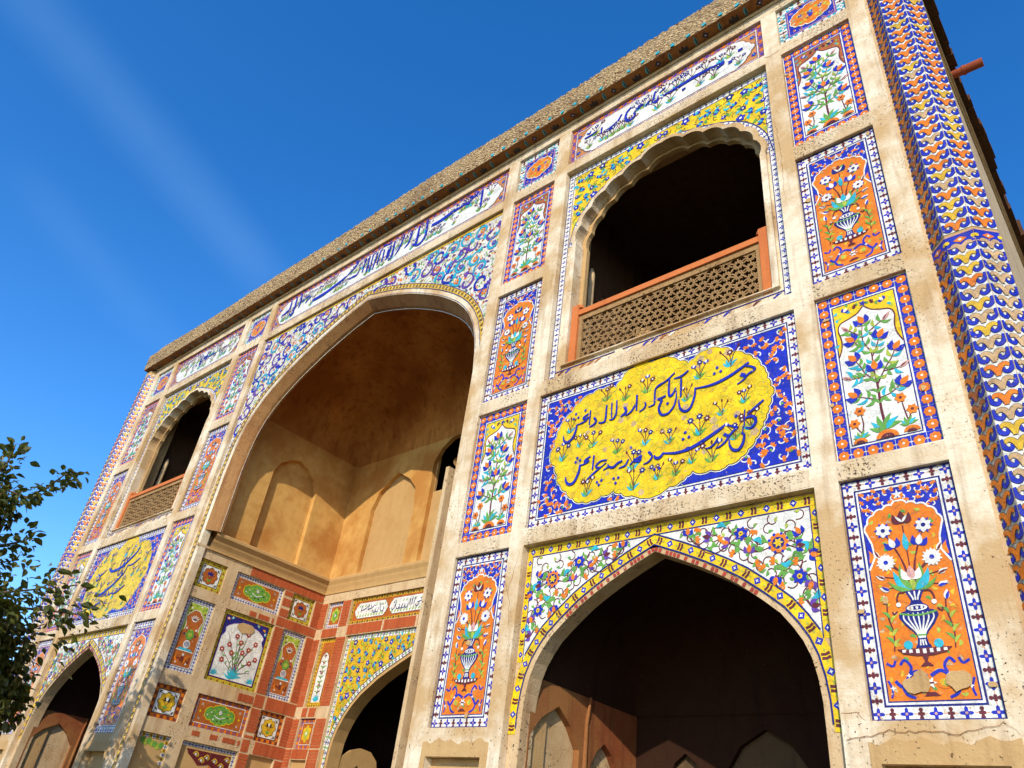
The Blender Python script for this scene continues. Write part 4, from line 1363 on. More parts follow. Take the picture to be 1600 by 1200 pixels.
def lower_bay(cx, near):
    out = [(cx - 1.497, -.4)] + [(cx - 1.497, 4.449), (cx + 1.497, 4.449), (cx + 1.497, -.4)] + [(cx + p[0], p[1]) for p in AP[::-1]] + [(cx - p[0], p[1]) for p in AP[1:]]
    plate('arch_wall', out, [], .086, .27, 'plaster_lat', gate)
    k = Kit('arch_spandrel')
    A = k.root
    hi = off(AP, .15)
    lo = off(AP, .056)
    zl = 3.34
    sx = 1.418
    oc = [p for p in clip_low(hi, zl) if p[0] < sx - .002]
    half = [(0, 4.338)] + oc + [(sx, oc[-1][1] - .12), (sx, 4.338)]
    # backing of the whole tiled field
    full = [(p[0], p[1]) for p in half[1:-1]]
    A.poly([(sx, 4.338), (-sx, 4.338)] + [(-p[0], p[1]) for p in half[-2:0:-1]] + half[1:-1], 'white', 1)
    for sg in (False, True):
        B = scroll_field(half, 41, 'white'); A.add(B, mirror=sg)
    lowz = 2.72
    for d, w in ((.056, .013), (.150, .013)):
        pth = clip_low(off(AP, d), lowz if d < .1 else 3.22)
        if d > .1:
            pth = [p for p in pth if p[0] < 1.40]
        A.stroke(mirrored(pth, 0), w, 'navy', 6, sm=False)
    band = clip_low(off(AP, .103), lowz)
    A.stroke(mirrored(band, 0), .086, 'yellow', 1, sm=False)
    half_band = band
    for sg in (1, -1):
        pth = [(sg * p[0], p[1]) for p in half_band]
        tiles_along(k, pth, .113, (B_T, D_T))
        tiles_along(k, [(sg * 1.452, 4.33), (sg * 1.452, 3.26)], .113, (S_D, S_B))
        A.rect(min(sg * 1.418, sg * 1.486), 3.3, max(sg * 1.418, sg * 1.486), 4.342, 'yellow', 0)
        A.rect(min(sg * 1.412, sg * 1.42), 3.3, max(sg * 1.412, sg * 1.42), 4.34, 'navy', 5)
    A.rect(-1.486, 4.343, 1.486, 4.437, 'gold', 1)
    A.rect(-1.42, 4.332, 1.42, 4.341, 'navy', 5)
    tiles_along(k, [(-1.48, 4.387), (1.48, 4.387)], .113, (D_T, B_T))
    # red brick edge showing at the crown
    for sg in (1, -1):
        for i, (x, z, an) in enumerate(resample([(sg * p[0], p[1]) for p in off(AP, .022)][:6], .04)):
            if (i * 7) % 5 < 3 + (i < 8):
                A.p.append(([(x + (dx * math.cos(an) - dz * math.sin(an)), z + dx * math.sin(an) + dz * math.cos(an)) for dx, dz in ((-.015, -.017), (.015, -.017), (.015, .017), (-.015, .017))], 'red', 2, 2))
    k.put(gate, (cx, .084, 0), 0, near)
    # the vaulted alcove behind
    xl, xr, yb = cx - 1.36, cx + 1.38, 2.0
    n1 = [(.22, 2.0), (.985, 2.0), (.985, 2.70), (.83, 2.88), (.62, 3.02), (.38, 2.88), (.22, 2.70)]
    n2 = [(1.18, 2.0), (1.66, 2.0), (1.66, 2.60), (1.55, 2.74), (1.41, 2.83), (1.28, 2.74), (1.18, 2.60)]
    w = plate('alcove_wall', rect(.2, -.4, yb + .1, 4.6), [n1, n2], 0, .07, 'plaster_red', gate, (xl, 0, 0), PI / 2)
    plate('alcove_niche', rect(.2, 1.9, yb, 3.1), [], .075, .12, 'plaster_lat', w)
    w = plate('alcove_wall', rect(-yb - .1, -.4, -.2, 4.6), [[(-p[0], p[1]) for p in n1[::-1]], [(-p[0], p[1]) for p in n2[::-1]]], 0, .07, 'plaster_red', gate, (xr, 0, 0), -PI / 2)
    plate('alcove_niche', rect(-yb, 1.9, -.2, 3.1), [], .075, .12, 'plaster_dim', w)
    b1 = [(cx - .98, 2), (cx - .56, 2), (cx - .56, 2.6), (cx - .66, 2.76), (cx - .78, 2.85), (cx - .90, 2.76), (cx - .98, 2.6)]
    b2 = [(cx - .36, 2), (cx + .52, 2), (cx + .52, 2.66), (cx + .34, 2.92), (cx + .08, 3.07), (cx - .18, 2.92), (cx - .36, 2.66)]
    b3 = [(2 * cx + .16 - p[0], p[1]) for p in b1[::-1]]
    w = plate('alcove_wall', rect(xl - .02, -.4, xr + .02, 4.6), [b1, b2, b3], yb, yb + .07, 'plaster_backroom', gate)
    plate('alcove_niche', rect(xl, 1.9, xr, 3.2), [], yb + .075, yb + .12, 'plaster_dim', w)
    mb = MB()
    for a in range(13):
        pass
    rows = []
    for i in range(9):
        t = i / 8 * PI / 2
        z = 3.2 + 1.25 * math.sin(t)
        row = []
        for j in range(49):
            u = PI * j / 48
            e = .04 + .96 * i / 8
            cc, ss = math.cos(u), math.sin(u)
            row.append(((xl + xr) / 2 - math.copysign(abs(cc) ** e, cc) * (xr - xl) / 2 * max(.02, math.cos(t) ** .7), .26 + abs(ss) ** e * (yb - .28) * max(.02, math.cos(t) ** .7), z))
        rows.append(row)
    mb.grid(rows)
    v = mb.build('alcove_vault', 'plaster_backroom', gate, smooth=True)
    for (x, y) in ((xl + .0, 1.08), (xr, 1.08)):
        mb = MB(); mb.tube([(x, y, 1.9), (x, y, 2.6), (x, y, 2.95), (x + (cx - x) * .03, y + (1 - y) * .03, 3.2)], [.03, .028, .024, .012], 8)
        mb.build('vault_rib', 'plaster_red', gate, smooth=True)
    mb = MB(); mb.box(xl - .1, .2, 4.5, xr + .1, yb + .2, 4.58); mb.build('alcove_ceiling', 'plaster_shaded', gate)


lower_bay(5.9, True)
lower_bay(-5.9, False)

# upper windows -----------------------------------------------------
WO = [(0, 9.77), (.33, 9.655), (.62, 9.545), (.90, 9.40), (1.12, 9.20), (1.27, 8.93), (1.325, 8.62)]
WI = [(0, 9.72), (.305, 9.61), (.585, 9.50), (.85, 9.36), (1.06, 9.165), (1.205, 8.91), (1.26, 8.61)]


def win_half(an, xj, zb):
    return scallop(an, .17, 5) + [(xj, an[-1][1] - .1), (xj, zb)]


W_C = flower_tile(.064, 'white', 'blue', 'white')
W_X = cross_tile(.064, 'white', 'navy', 'navy')


def railing():
    """post, top rail and pierced stone screen of a window; origin at the opening's middle, z absolute"""
    parts = []
    for x in (-1.20, 1.20):
        mb = MB()
        mb.box(x - .047, -.05, 6.64, x + .047, .05, 7.54)
        parts.append(('post', mb, 'sandstone'))
        mb = MB(); mb.tube([(x - .05 * (1 if x > 0 else -1), .0, 7.50), (x - .05 * (1 if x > 0 else -1), 0, 7.56)], [.04, .02], 8)
        parts.append(('finial', mb, 'sandstone'))
    mb = MB()
    mb.box(-1.152, -.045, 7.375, 1.152, .045, 7.45)
    parts.append(('rail', mb, 'sandstone'))
    mb = MB()
    mb.box(-1.15, -.02, 7.30, 1.15, .03, 7.373); mb.box(-1.15, -.02, 6.64, 1.15, .03, 6.73)
    mb.box(-1.15, -.019, 6.73, -1.10, .03, 7.30); mb.box(1.10, -.019, 6.73, 1.15, .03, 7.30)
    parts.append(('screen_frame', mb, 'jali'))
    # pierced work: rings joined by crossing bars
    mb = MB()

    def bar(a, b, w):
        a = Vector((a[0], a[1])); b = Vector((b[0], b[1])); d = (b - a).normalized() * 1.0
        nn = Vector((-d.y, d.x)) * w
        base = len(mb.v)
        for y in (-.004, .010):
            for q in (a - nn, b - nn, b + nn, a + nn):
                mb.v.append((q.x, y, q.y))
        mb.f += [(base, base + 1, base + 2, base + 3), (base + 7, base + 6, base + 5, base + 4)]
        for i in range(4):
            j = (i + 1) % 4
            mb.f.append((base + i, base + 4 + i, base + 4 + j, base + j))
    nx, nz = 16, 4
    px, pz = 2.2 / nx, .57 / nz
    for i in range(nx):
        for j in range(nz):
            c = (-1.1 + px * (i + .5), 6.73 + pz * (j + .5) + (.16 if i % 2 else -.16) * pz)
            r = .034
            hexa = [(c[0] + r * math.cos(PI / 3 * t + PI / 6), c[1] + r * math.sin(PI / 3 * t + PI / 6)) for t in range(6)]
            for t in range(6):
                bar(hexa[t], hexa[(t + 1) % 6], .0068)
            for t, e in ((0, (px / 2, pz / 2 * .6)), (2, (-px / 2, pz / 2 * .6)), (3, (-px / 2, -pz / 2 * .6)), (5, (px / 2, -pz / 2 * .6)), (1, (0, pz / 2)), (4, (0, -pz / 2))):
                bar(hexa[t], (c[0] + e[0] * 1.12, c[1] + e[1] * 1.12), .0068)
            for t in range(6):
                e = (c[0] + (r + .028) * math.cos(PI / 3 * t), c[1] + (r + .028) * math.sin(PI / 3 * t))
                bar(hexa[t], e, .005); bar(hexa[(t - 1) % 6], e, .005)
    parts.append(('screen', mb, 'jali'))
    return [(n_, new_mesh(n_, b_.v, b_.f, [m_])) for n_, b_, m_ in parts]


RAIL = railing()


def window_bay(cx, near):
    ax = .03
    halfo = win_half(WO, 1.33, 6.655)
    halfi = win_half(WI, 1.262, 6.655)
    # tiled surround
    rc = [(cx - 1.483, 6.472), (cx - 1.483, 10.078), (cx + 1.483, 10.078), (cx + 1.483, 6.472)]
    op = [(cx + ax - p[0], p[1]) for p in halfo[::-1]] + [(cx + ax + p[0], p[1]) for p in halfo[1:]]
    plate('window_wall', rc, [op], .086, .19, 'plaster', gate)
    k = Kit('window_spandrel')
    A = k.root
    o1 = [(p[0], p[1]) for p in halfo]
    bnd = off(WO + [(1.33, 8.2), (1.33, 6.6)], .045)
    out_ = off(WO + [(1.33, 8.2), (1.33, 6.6)], .082)
    sx = 1.395
    sp = [p for p in off(smooth(WO, 4), .084) if p[0] < sx - .01 and p[1] > 8.7]
    half = [(0, 9.985)] + sp + [(sx, sp[-1][1] - .12), (sx, 9.985)]
    A.poly([(sx + ax, 9.985), (-sx + ax, 9.985)] + [(ax - p[0], p[1]) for p in half[-2:0:-1]] + [(ax + p[0], p[1]) for p in half[1:-1]], 'yellow', 1)
    for sg in (False, True):
        A.add(scroll_field(half, 43, 'yellow'), ax, 0, mirror=sg)
    dense = smooth(WO, 4)
    lines = off(dense, .082)
    A.stroke([(ax - p[0], p[1]) for p in lines[::-1]] + [(ax + p[0], p[1]) for p in lines[1:]], .011, 'navy', 6, sm=False)
    l2 = off(dense, .010)
    A.stroke([(ax - p[0], p[1]) for p in l2[::-1]] + [(ax + p[0], p[1]) for p in l2[1:]], .010, 'navy', 6, sm=False)
    l3 = off(dense, .046)
    A.stroke([(ax - p[0], p[1]) for p in l3[::-1]] + [(ax + p[0], p[1]) for p in l3[1:]], .07, 'white', 2, sm=False)
    for sg in (1, -1):
        tiles_along(k, [(ax + sg * p[0], p[1]) for p in l3], .078, (W_C, W_X), 'border_tile')
        x = sg * 1.435
        A.rect(x - .045, 6.50, x + .045, 10.06, 'white', 1)
        A.rect(x - .045, 6.50, x - .037, 10.06, 'navy', 3); A.rect(x + .037, 6.50, x + .045, 10.06, 'navy', 3)
        tiles_along(k, [(x, 10.03), (x, 6.52)], .080, (W_C, W_X), 'border_tile')
    A.rect(-1.39, 9.99, 1.39, 10.07, 'white', 1); A.rect(-1.39, 9.985, 1.39, 9.995, 'navy', 3)
    tiles_along(k, [(-1.38, 10.033), (1.38, 10.033)], .080, (W_C, W_X), 'border_tile')
    # worn tile line along the sill
    A.rect(-.45, 6.60, 1.39, 6.612, 'navy', 3); A.rect(-1.39, 6.60, -.55, 6.612, 'navy', 3)
    rnd = random.Random(9)
    for i in range(26):
        if rnd.random() < .62:
            x = -1.34 + i * .105
            A.poly([(x, 6.545), (x + .05, 6.575), (x + .09, 6.588), (x + .03, 6.59), (x - .01, 6.56)], rnd.choice(('blue', 'blue', 'maroon', 'white', 'burnt')), 2)
    k.put(gate, (cx, .084, 0), 0, near)
    # moulded plaster arch and the stepped reveal
    inn = [(cx + ax - p[0], p[1]) for p in halfi[::-1]] + [(cx + ax + p[0], p[1]) for p in halfi[1:]]
    plate('window_arch', op[:1] + op[1:], [[(p[0], max(p[1], 6.665)) for p in inn]], .045, .21, 'plaster', gate)
    plate('window_jamb', [(cx + ax - 1.36, 6.60), (cx + ax + 1.36, 6.60), (cx + ax + 1.36, 9.84), (cx + ax - 1.36, 9.84)],
          [[(cx + ax + (p[0] - cx - ax) * .955, 6.67 + (p[1] - 6.66) * .982) for p in inn]], .215, .28, 'plaster_low', gate)
    r = ob('balcony_railing', None, gate, (cx + ax, .13, 0))
    for n_, me, in RAIL:
        ob(n_, me, r)
    # room behind
    mb = MB()
    x0, x1, y0, y1, z0, z1 = cx - 1.5, cx + 1.5, .34, 2.6, 6.5, 10.0
    mb.box(x0 - .1, y0, z0, x0, y1, z1); mb.box(x1, y0, z0, x1 + .1, y1, z1); mb.box(x0 - .1, y1, z0, x1 + .1, y1 + .1, z1)
    mb.box(x0 - .1, y0, z1, x1 + .1, y1 + .1, z1 + .1); mb.box(x0 - .1, y0, z0 - .1, x1 + .1, y1 + .1, z0)
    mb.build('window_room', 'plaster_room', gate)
    mb = MB()
    mb.tube([(cx - 1.38, .62, 6.5), (cx - 1.38, .62, 8.55), (cx - 1.38, .62, 8.66)], [.05, .047, .02], 10)
    mb.build('engaged_column', 'plaster_lat', gate, smooth=True)
    for xa_ in (cx - 1.46, cx + 1.36):
        mb = MB(); mb.box(xa_, .32, 6.5, xa_ + .09, .50, 9.6); mb.build('inner_pier', 'column_grey', gate)
    plate('room_niche', [(cx - 1.08, 6.5), (cx - .5, 6.5), (cx - .5, 7.2), (cx - .66, 7.62), (cx - .86, 7.84), (cx - 1.08, 8.0)], [], 1.30, 1.36, 'plaster_in', gate)


window_bay(5.91, True)
window_bay(-5.91, False)

# ------------------------------------------------------------------ the central recess
IC = .08
IA = [(0, 9.70), (.3, 9.62), (.6, 9.53), (.9, 9.42), (1.2, 9.30), (1.45, 9.18), (1.7, 9.05), (1.95, 8.91), (2.2, 8.74), (2.42, 8.57), (2.6, 8.39), (2.75, 8.19), (2.86, 7.98), (2.94, 7.74), (2.99, 7.48), (3.03, 7.1), (3.03, -.4)]
iout = [(-3.218, -.4), (-3.218, 10.078), (3.218, 10.078), (3.218, -.4)] + [(IC + p[0], p[1]) for p in IA[::-1]] + [(IC - p[0], p[1]) for p in IA[1:]]
plate('recess_surround', iout, [], .052, .18, 'plaster', gate)
k = Kit('recess_spandrel')
A = k.root
hi = off(IA, .20)
oc = [p for p in clip_low(hi, 7.3)]
for sg in (1, -1):
    xs_ = 3.19 - sg * IC
    o2 = [p for p in oc if p[0] < xs_ - .01]
    half = [(0, 10.04)] + o2 + [(xs_, o2[-1][1] - .15), (xs_, 10.04)]
    B = Art(); B.poly(half[::-1], 'white_worn', 1)
    B.add(scroll_field(half, 51 if sg > 0 else 52, 'iwan'))
    B.stroke([(xs_, 10.04), (xs_, half[-2][1])], .009, 'navy', 6, sm=False)
    A.add(B, IC, 0, mirror=(sg < 0))
A.rect(-3.18, 10.02, 3.18, 10.05, 'gold', 5)
zl = {1: 7.2, -1: 1.2}
I_D = diamond_tile(.098, .080, 'gold', 'black', 'gold')
I_B = bar_tile(.098, .080, 'gold', 'black', 'white')
for sg in (1, -1):
    pth = clip_low(off(IA, .152), zl[sg])
    A.stroke([(IC + sg * p[0], p[1]) for p in pth], .086, 'gold', 2, sm=False)
    for d, w in ((.105, .010), (.198, .010)):
        A.stroke([(IC + sg * p[0], p[1]) for p in clip_low(off(IA, d), zl[sg] - .1)], w, 'navy', 5, sm=False)
    tiles_along(k, [(IC + sg * p[0], p[1]) for p in pth], .098, (I_D, I_B))
A.stroke([(3.205, 7.2), (3.2, 1.0)], .011, 'navy', 5, sm=False)
A.stroke([(IC + p[0], p[1]) for p in clip_low(off(IA, .018), 7.5)], .007, 'navy', 5, sm=False)
A.stroke([(IC - p[0], p[1]) for p in clip_low(off(IA, .018), 7.5)], .007, 'navy', 5, sm=False)
k.put(gate, (0, .050, 0), 0, True)

# splayed soffit of the great arch
mb = MB()
full = mirrored([p for p in IA if p[1] > 5.9] + [(3.03, 5.95)], IC)
inn = mirrored(off([p for p in IA if p[1] > 5.9] + [(3.03, 5.95)], -.13), IC)
inn2 = mirrored(off([p for p in IA if p[1] > 5.9] + [(3.03, 5.95)], -.15), IC)
mb.grid([[(p[0], .053, p[1]) for p in full], [(p[0], .21, p[1]) for p in inn], [(p[0], .26, p[1]) for p in inn2]])
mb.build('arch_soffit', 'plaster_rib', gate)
mb = MB()
wide = mirrored(off([p for p in IA if p[1] > 5.9] + [(3.03, 5.95)], .28), IC)
mb.grid([[(p[0], .26, p[1]) for p in inn2], [(p[0], .30, p[1]) for p in inn2], [(p[0], .30, p[1]) for p in wide]])
mb.build('arch_rear_lip', 'plaster_rib', gate)
Ln = Art()
Ln.stroke([(p[0], p[1]) for p in inn2], .022, 'white_worn', 0, sm=False)
ob('arch_edge_line', Ln.mesh('arch_edge_line'), gate, (0, .258, 0))

XW, YB_ = 2.98, 2.78
# --- panel kits of the recess
def frame_tiles(k, W, H, b, nx, nz, ta, tb):
    border(k, -W / 2, 0, W / 2, H, b, nx, nz, ta, tb)


R_YA = bar_tile(.062, .05, 'gold', 'maroon', 'lime'); R_YB = bar_tile(.062, .05, 'lime', 'gold', 'maroon')
R_OA = rosette_tile(.062, 'burnt', 'maroon', 'burnt'); R_OB = rosette_tile(.062, 'burnt', 'orange', 'burnt')
R_WA = flower_tile(.055, 'white', 'navy', 'white'); R_WB = flower_tile(.055, 'white', 'blue', 'navy')
R_PA = rosette_tile(.06, 'purple', 'burnt', 'burnt')


def square_kit(yellow):
    k = Kit('medallion_panel'); W, H = .50, .475; A = k.root
    A.slab(-W / 2, 0, W / 2, H, 'burnt' if yellow else 'gold', 0, -20)
    frame_tiles(k, W, H, .06, 9, 9, R_OA if yellow else R_YA, R_OB if yellow else R_YB)
    A.frame(-W / 2 + .064, .064, W / 2 - .064, H - .064, .01, 'black', 2)
    F = Art(); F.rect(-W / 2 + .074, .074, W / 2 - .074, H - .074, 'white', 1)
    for sx in (-1, 1):
        for sz in (-1, 1):
            F.leaf((sx * .165, H / 2 + sz * .10), (sx * .10, H / 2 + sz * .152), .02, 'black', 2, .2)
            F.stroke([(sx * .16, H / 2 + sz * .155), (sx * .12, H / 2 + sz * .11)], .008, 'black', 2, sm=False)
    k.kid('field_tile', F, 0, 0)
    M_ = Art(); M_.lobed((0, H / 2), .148, 8, .16, 'black', 3); M_.lobed((0, H / 2), .138, 8, .16, 'gold' if yellow else 'burnt', 4)
    k.kid('medallion', M_, 0, 0)
    f = Art()
    f.tulip((0, H / 2 + .01), PI / 2, .075, 'black' if yellow else 'navy', 'white' if yellow else 'navy', 5)
    for an in (.4, 2.74):
        f.stroke([(0, H / 2 - .05), (.05 * math.cos(an), H / 2 + .01), (.10 * math.cos(an), H / 2 + .03)], .008, 'maroon', 5)
    f.leaf((0, H / 2 - .09), (-.04, H / 2 - .05), .03, 'green', 6); f.leaf((0, H / 2 - .09), (.04, H / 2 - .05), .03, 'green', 6); f.leaf((0, H / 2 - .1), (0, H / 2 - .05), .03, 'green', 6)
    k.kid('flower', f, 0, 0)
    return k


def oblong_kit(low):
    k = Kit('green_cartouche_panel'); W, H = 1.0, .475; A = k.root
    A.slab(-W / 2, 0, W / 2, H, 'burnt', 0, -20)
    if low:
        frame_tiles(k, W, H, .06, 17, 9, R_PA, R_OB)
    else:
        frame_tiles(k, W, H, .057, 19, 9, R_WA, R_WB)
    A.frame(-W / 2 + .062, .062, W / 2 - .062, H - .062, .010, 'white', 2)
    A.rect(-W / 2 + .072, .072, W / 2 - .072, H - .072, 'burnt', 1)
    P = scallop([(p[0], p[1] + H / 2) for p in ((.27, 0), (.23, .075), (.15, .085), (.08, .125), (0, .14), (-.08, .125), (-.15, .085), (-.23, .075), (-.27, 0), (-.23, -.075), (-.15, -.085), (-.08, -.125), (0, -.14), (.08, -.125), (.15, -.085), (.23, -.075))], -.25, 5, True)
    F = Art(); F.poly(P, 'green', 3); F.stroke(P + P[:1], .011, 'yellow', 5, sm=False)
    rnd = random.Random(6)
    for q in poisson(P, .07, .03, rnd, 500):
        F.leaf(q, (q[0] + rnd.uniform(-.05, .05), q[1] + rnd.uniform(-.04, .04)), .024, rnd.choice(('lime', 'lime', 'white', 'gold', 'black')), 4, .2)
    k.kid('medallion', F, 0, 0)
    f = Art(); f.flower((0, 0), .036, 6, 'white', 'lime', 6, 0, 'black'); f.stroke([(-.10, -.055), (0, -.09), (.10, -.055)], .014, 'white', 6)
    k.kid('flower', f, 0, H / 2 + .04)
    g = Art(); g.star((0, 0), .032, .011, 4, 'yellow', 3)
    g2 = Art(); g2.star((0, 0), .03, .013, 4, 'grey', 3, PI / 4)
    for sx in (-1, 1):
        k.kid('flower', g, sx * .36, H / 2)
        for sz in (-1, 1):
            k.kid('flower', g2, sx * .35, H / 2 + sz * .105)
    return k


def tall_kit(W=.50, H=1.145):
    k = Kit('tall_vase_panel'); A = k.root
    A.slab(-W / 2, 0, W / 2, H, 'white', 0, -20)
    frame_tiles(k, W, H, .057, 9, 21, R_WA, R_WB)
    A.frame(-W / 2 + .06, .06, W / 2 - .06, H - .06, .010, 'navy', 2)
    A.frame(-W / 2 + .07, .07, W / 2 - .07, H - .07, .010, 'white', 2)
    x = W / 2 - .08
    A.rect(-x, .08, x, H - .08, 'lime', 1)
    S = Art(); rnd = random.Random(2)
    for sg in (-1, 1):
        for q in ((.05, H - .12), (.12, H - .14), (.13, H - .22), (.09, H - .17)):
            S.leaf((sg * q[0], q[1]), (sg * q[0] + rnd.uniform(-.05, .05), q[1] + .03), .03, rnd.choice(('green', 'white', 'maroon', 'green')), 2)
    k.kid('spandrel_tile', S, 0, 0)
    half = scallop([(.148, H * .70), (.13, H * .76), (.085, H * .80), (0, H * .845)], -.2, 5)
    half = [(x, .08), (x, H * .5), (.125, H * .56), (.12, H * .62)] + half
    fl = half + [(-p[0], p[1]) for p in half[::-1][1:]]
    F = Art(); F.poly(fl, 'burnt', 3); F.stroke(fl[2:-2], .010, 'white', 4, sm=False)
    k.kid('field_tile', F, 0, 0)
    B = Art()
    for an in (1.57, 1.1, 2.04, .7, 2.44):
        e = (.10 * math.cos(an), H * .68 + .12 * math.sin(an))
        B.leaf((0, H * .68), e, .03, 'white', 5); B.leaf((0, H * .70), (e[0] * .8, H * .68 + .09 * math.sin(an)), .014, 'maroon', 6)
    for sg in (-1, 1):
        B.star((sg * .085, H * .58), .028, .012, 6, 'white', 5); B.star((sg * .10, H * .50), .024, .01, 6, 'navy', 5)
        B.stroke([(0, H * .42), (sg * .05, H * .5), (sg * .085, H * .57)], .008, 'maroon', 4)
    k.kid('flower', B, 0, 0)
    V = Art(); V.lobed((0, H * .50), .078, 6, .2, 'green', 6, 0, 1.1); V.disc((0, H * .50), .04, 'lime', 7, 9); V.star((0, H * .565), .03, .012, 5, 'lime', 8)
    V.disc((0, H * .37), .06, 'white', 6, 12, .065); V.disc((0, H * .37), .046, 'navy', 7, 10, .052)
    for i in (-1, 0, 1):
        V.stroke([(i * .022, H * .415), (i * .026, H * .37), (i * .016, H * .325)], .010, 'white', 8)
    V.poly([(-.13, H * .285), (.13, H * .285), (.10, H * .315), (-.10, H * .315)], 'turq', 6); V.rect(-.15, H * .272, .15, H * .284, 'white', 7)
    k.kid('vase', V, 0, 0)
    Bt = Art()
    for sg in (-1, 1):
        Bt.stroke([(0, .16), (sg * .07, .20), (sg * .12, .15), (sg * .13, .24)], .018, 'maroon', 5)
        Bt.leaf((sg * .05, .12), (sg * .12, .26), .035, 'orange', 6, .2); Bt.star((sg * .09, .13), .022, .01, 4, 'white', 7)
    Bt.star((0, .21), .04, .018, 6, 'maroon', 6); Bt.star((0, .26), .03, .012, 5, 'white', 7)
    k.kid('scroll', Bt, 0, 0)
    return k


def meadow_kit():
    W, H = 1.0, 1.145
    k = Kit('flowering_plant_panel'); A = k.root
    A.slab(-W / 2, 0, W / 2, H, 'gold', 0, -20)
    frame_tiles(k, W, H, .06, 17, 19, R_YA, R_YB)
    A.frame(-W / 2 + .064, .064, W / 2 - .064, H - .064, .010, 'maroon', 2)
    x = W / 2 - .074
    A.rect(-x, .074, x, H - .074, 'navy', 1)
    half = smooth([(x - .01, .72), (x - .06, .80), (x - .05, .88), (.25, .965), (.12, 1.0), (0, 1.03)], 4)
    half = [(x - .012, .085)] + half
    fl = half + [(-p[0], p[1]) for p in half[::-1][1:]]
    S = Art(); rnd = random.Random(12)
    for q in [p for p in poisson(rect(-x, .7, x, H - .08), .07, .02, rnd, 900) if not inside(p, fl) and edge_dist(p, fl) > .03]:
        S.tulip(q, rnd.uniform(0, 6), .045, rnd.choice(('white', 'turq', 'orange')), rnd.choice(('gold', 'white')), 2)
    k.kid('spandrel_tile', S, 0, 0)
    F = Art(); F.poly(fl, 'white', 3); F.stroke(fl, .010, 'purple', 5, sm=False)
    k.kid('field_tile', F, 0, 0)
    L = Art(); St = Art()
    tips = [(-.33, .52), (-.22, .62), (-.12, .78), (-.02, .70), (.08, .86), (.16, .62), (.26, .74), (.33, .50), (-.28, .36), (.24, .42), (-.14, .50), (.06, .55), (-.30, .80), (.30, .28), (-.05, .88)]
    for t in tips:
        St.stroke([(0, .14), (t[0] * .35, .14 + (t[1] - .14) * .5), t], .010, 'maroon', 5, (1, .5))
        for f_ in (.5, .75):
            c = (t[0] * (.35 + (f_ - .5) * 1.3), .14 + (t[1] - .14) * f_)
            L.leaf(c, (c[0] + rnd.uniform(-.09, .09), c[1] + .06), .02, 'green', 6, .2)
    for cx_ in (0, -.35, .35):
        s_ = 1 if cx_ == 0 else .5
        for an in (.3, .7, 1.1, 1.5, 1.9, 2.3, 2.8):
            L.leaf((cx_, .11), (cx_ + .18 * s_ * math.cos(an), .11 + .2 * s_ * math.sin(an)), .04 * s_, 'turq', 6, .1)
    k.kid('stem', St, 0, 0); k.kid('leaf_cluster', L, 0, 0)
    f = Art(); f.flower((0, 0), .05, 6, 'red', 'white', 7); f.star((0, 0), .055, .012, 5, 'maroon', 6)
    for t in tips[:12]:
        k.kid('flower', f, t[0], t[1], t[0] * 4)
    k.kid('loss_patch', loss_patch(.17, .085, 5), -.02, .935)
    return k


KSQ1, KSQ2, KOB1, KOB2, KTA, KME = square_kit(False), square_kit(True), oblong_kit(False), oblong_kit(True), tall_kit(), meadow_kit()
RY = [(.2, .71), (.91, 1.905), (2.11, 2.61)]
RZ = [(5.022, 5.503), (3.70, 4.85), (3.0, 3.48), (.6, 2.79)]


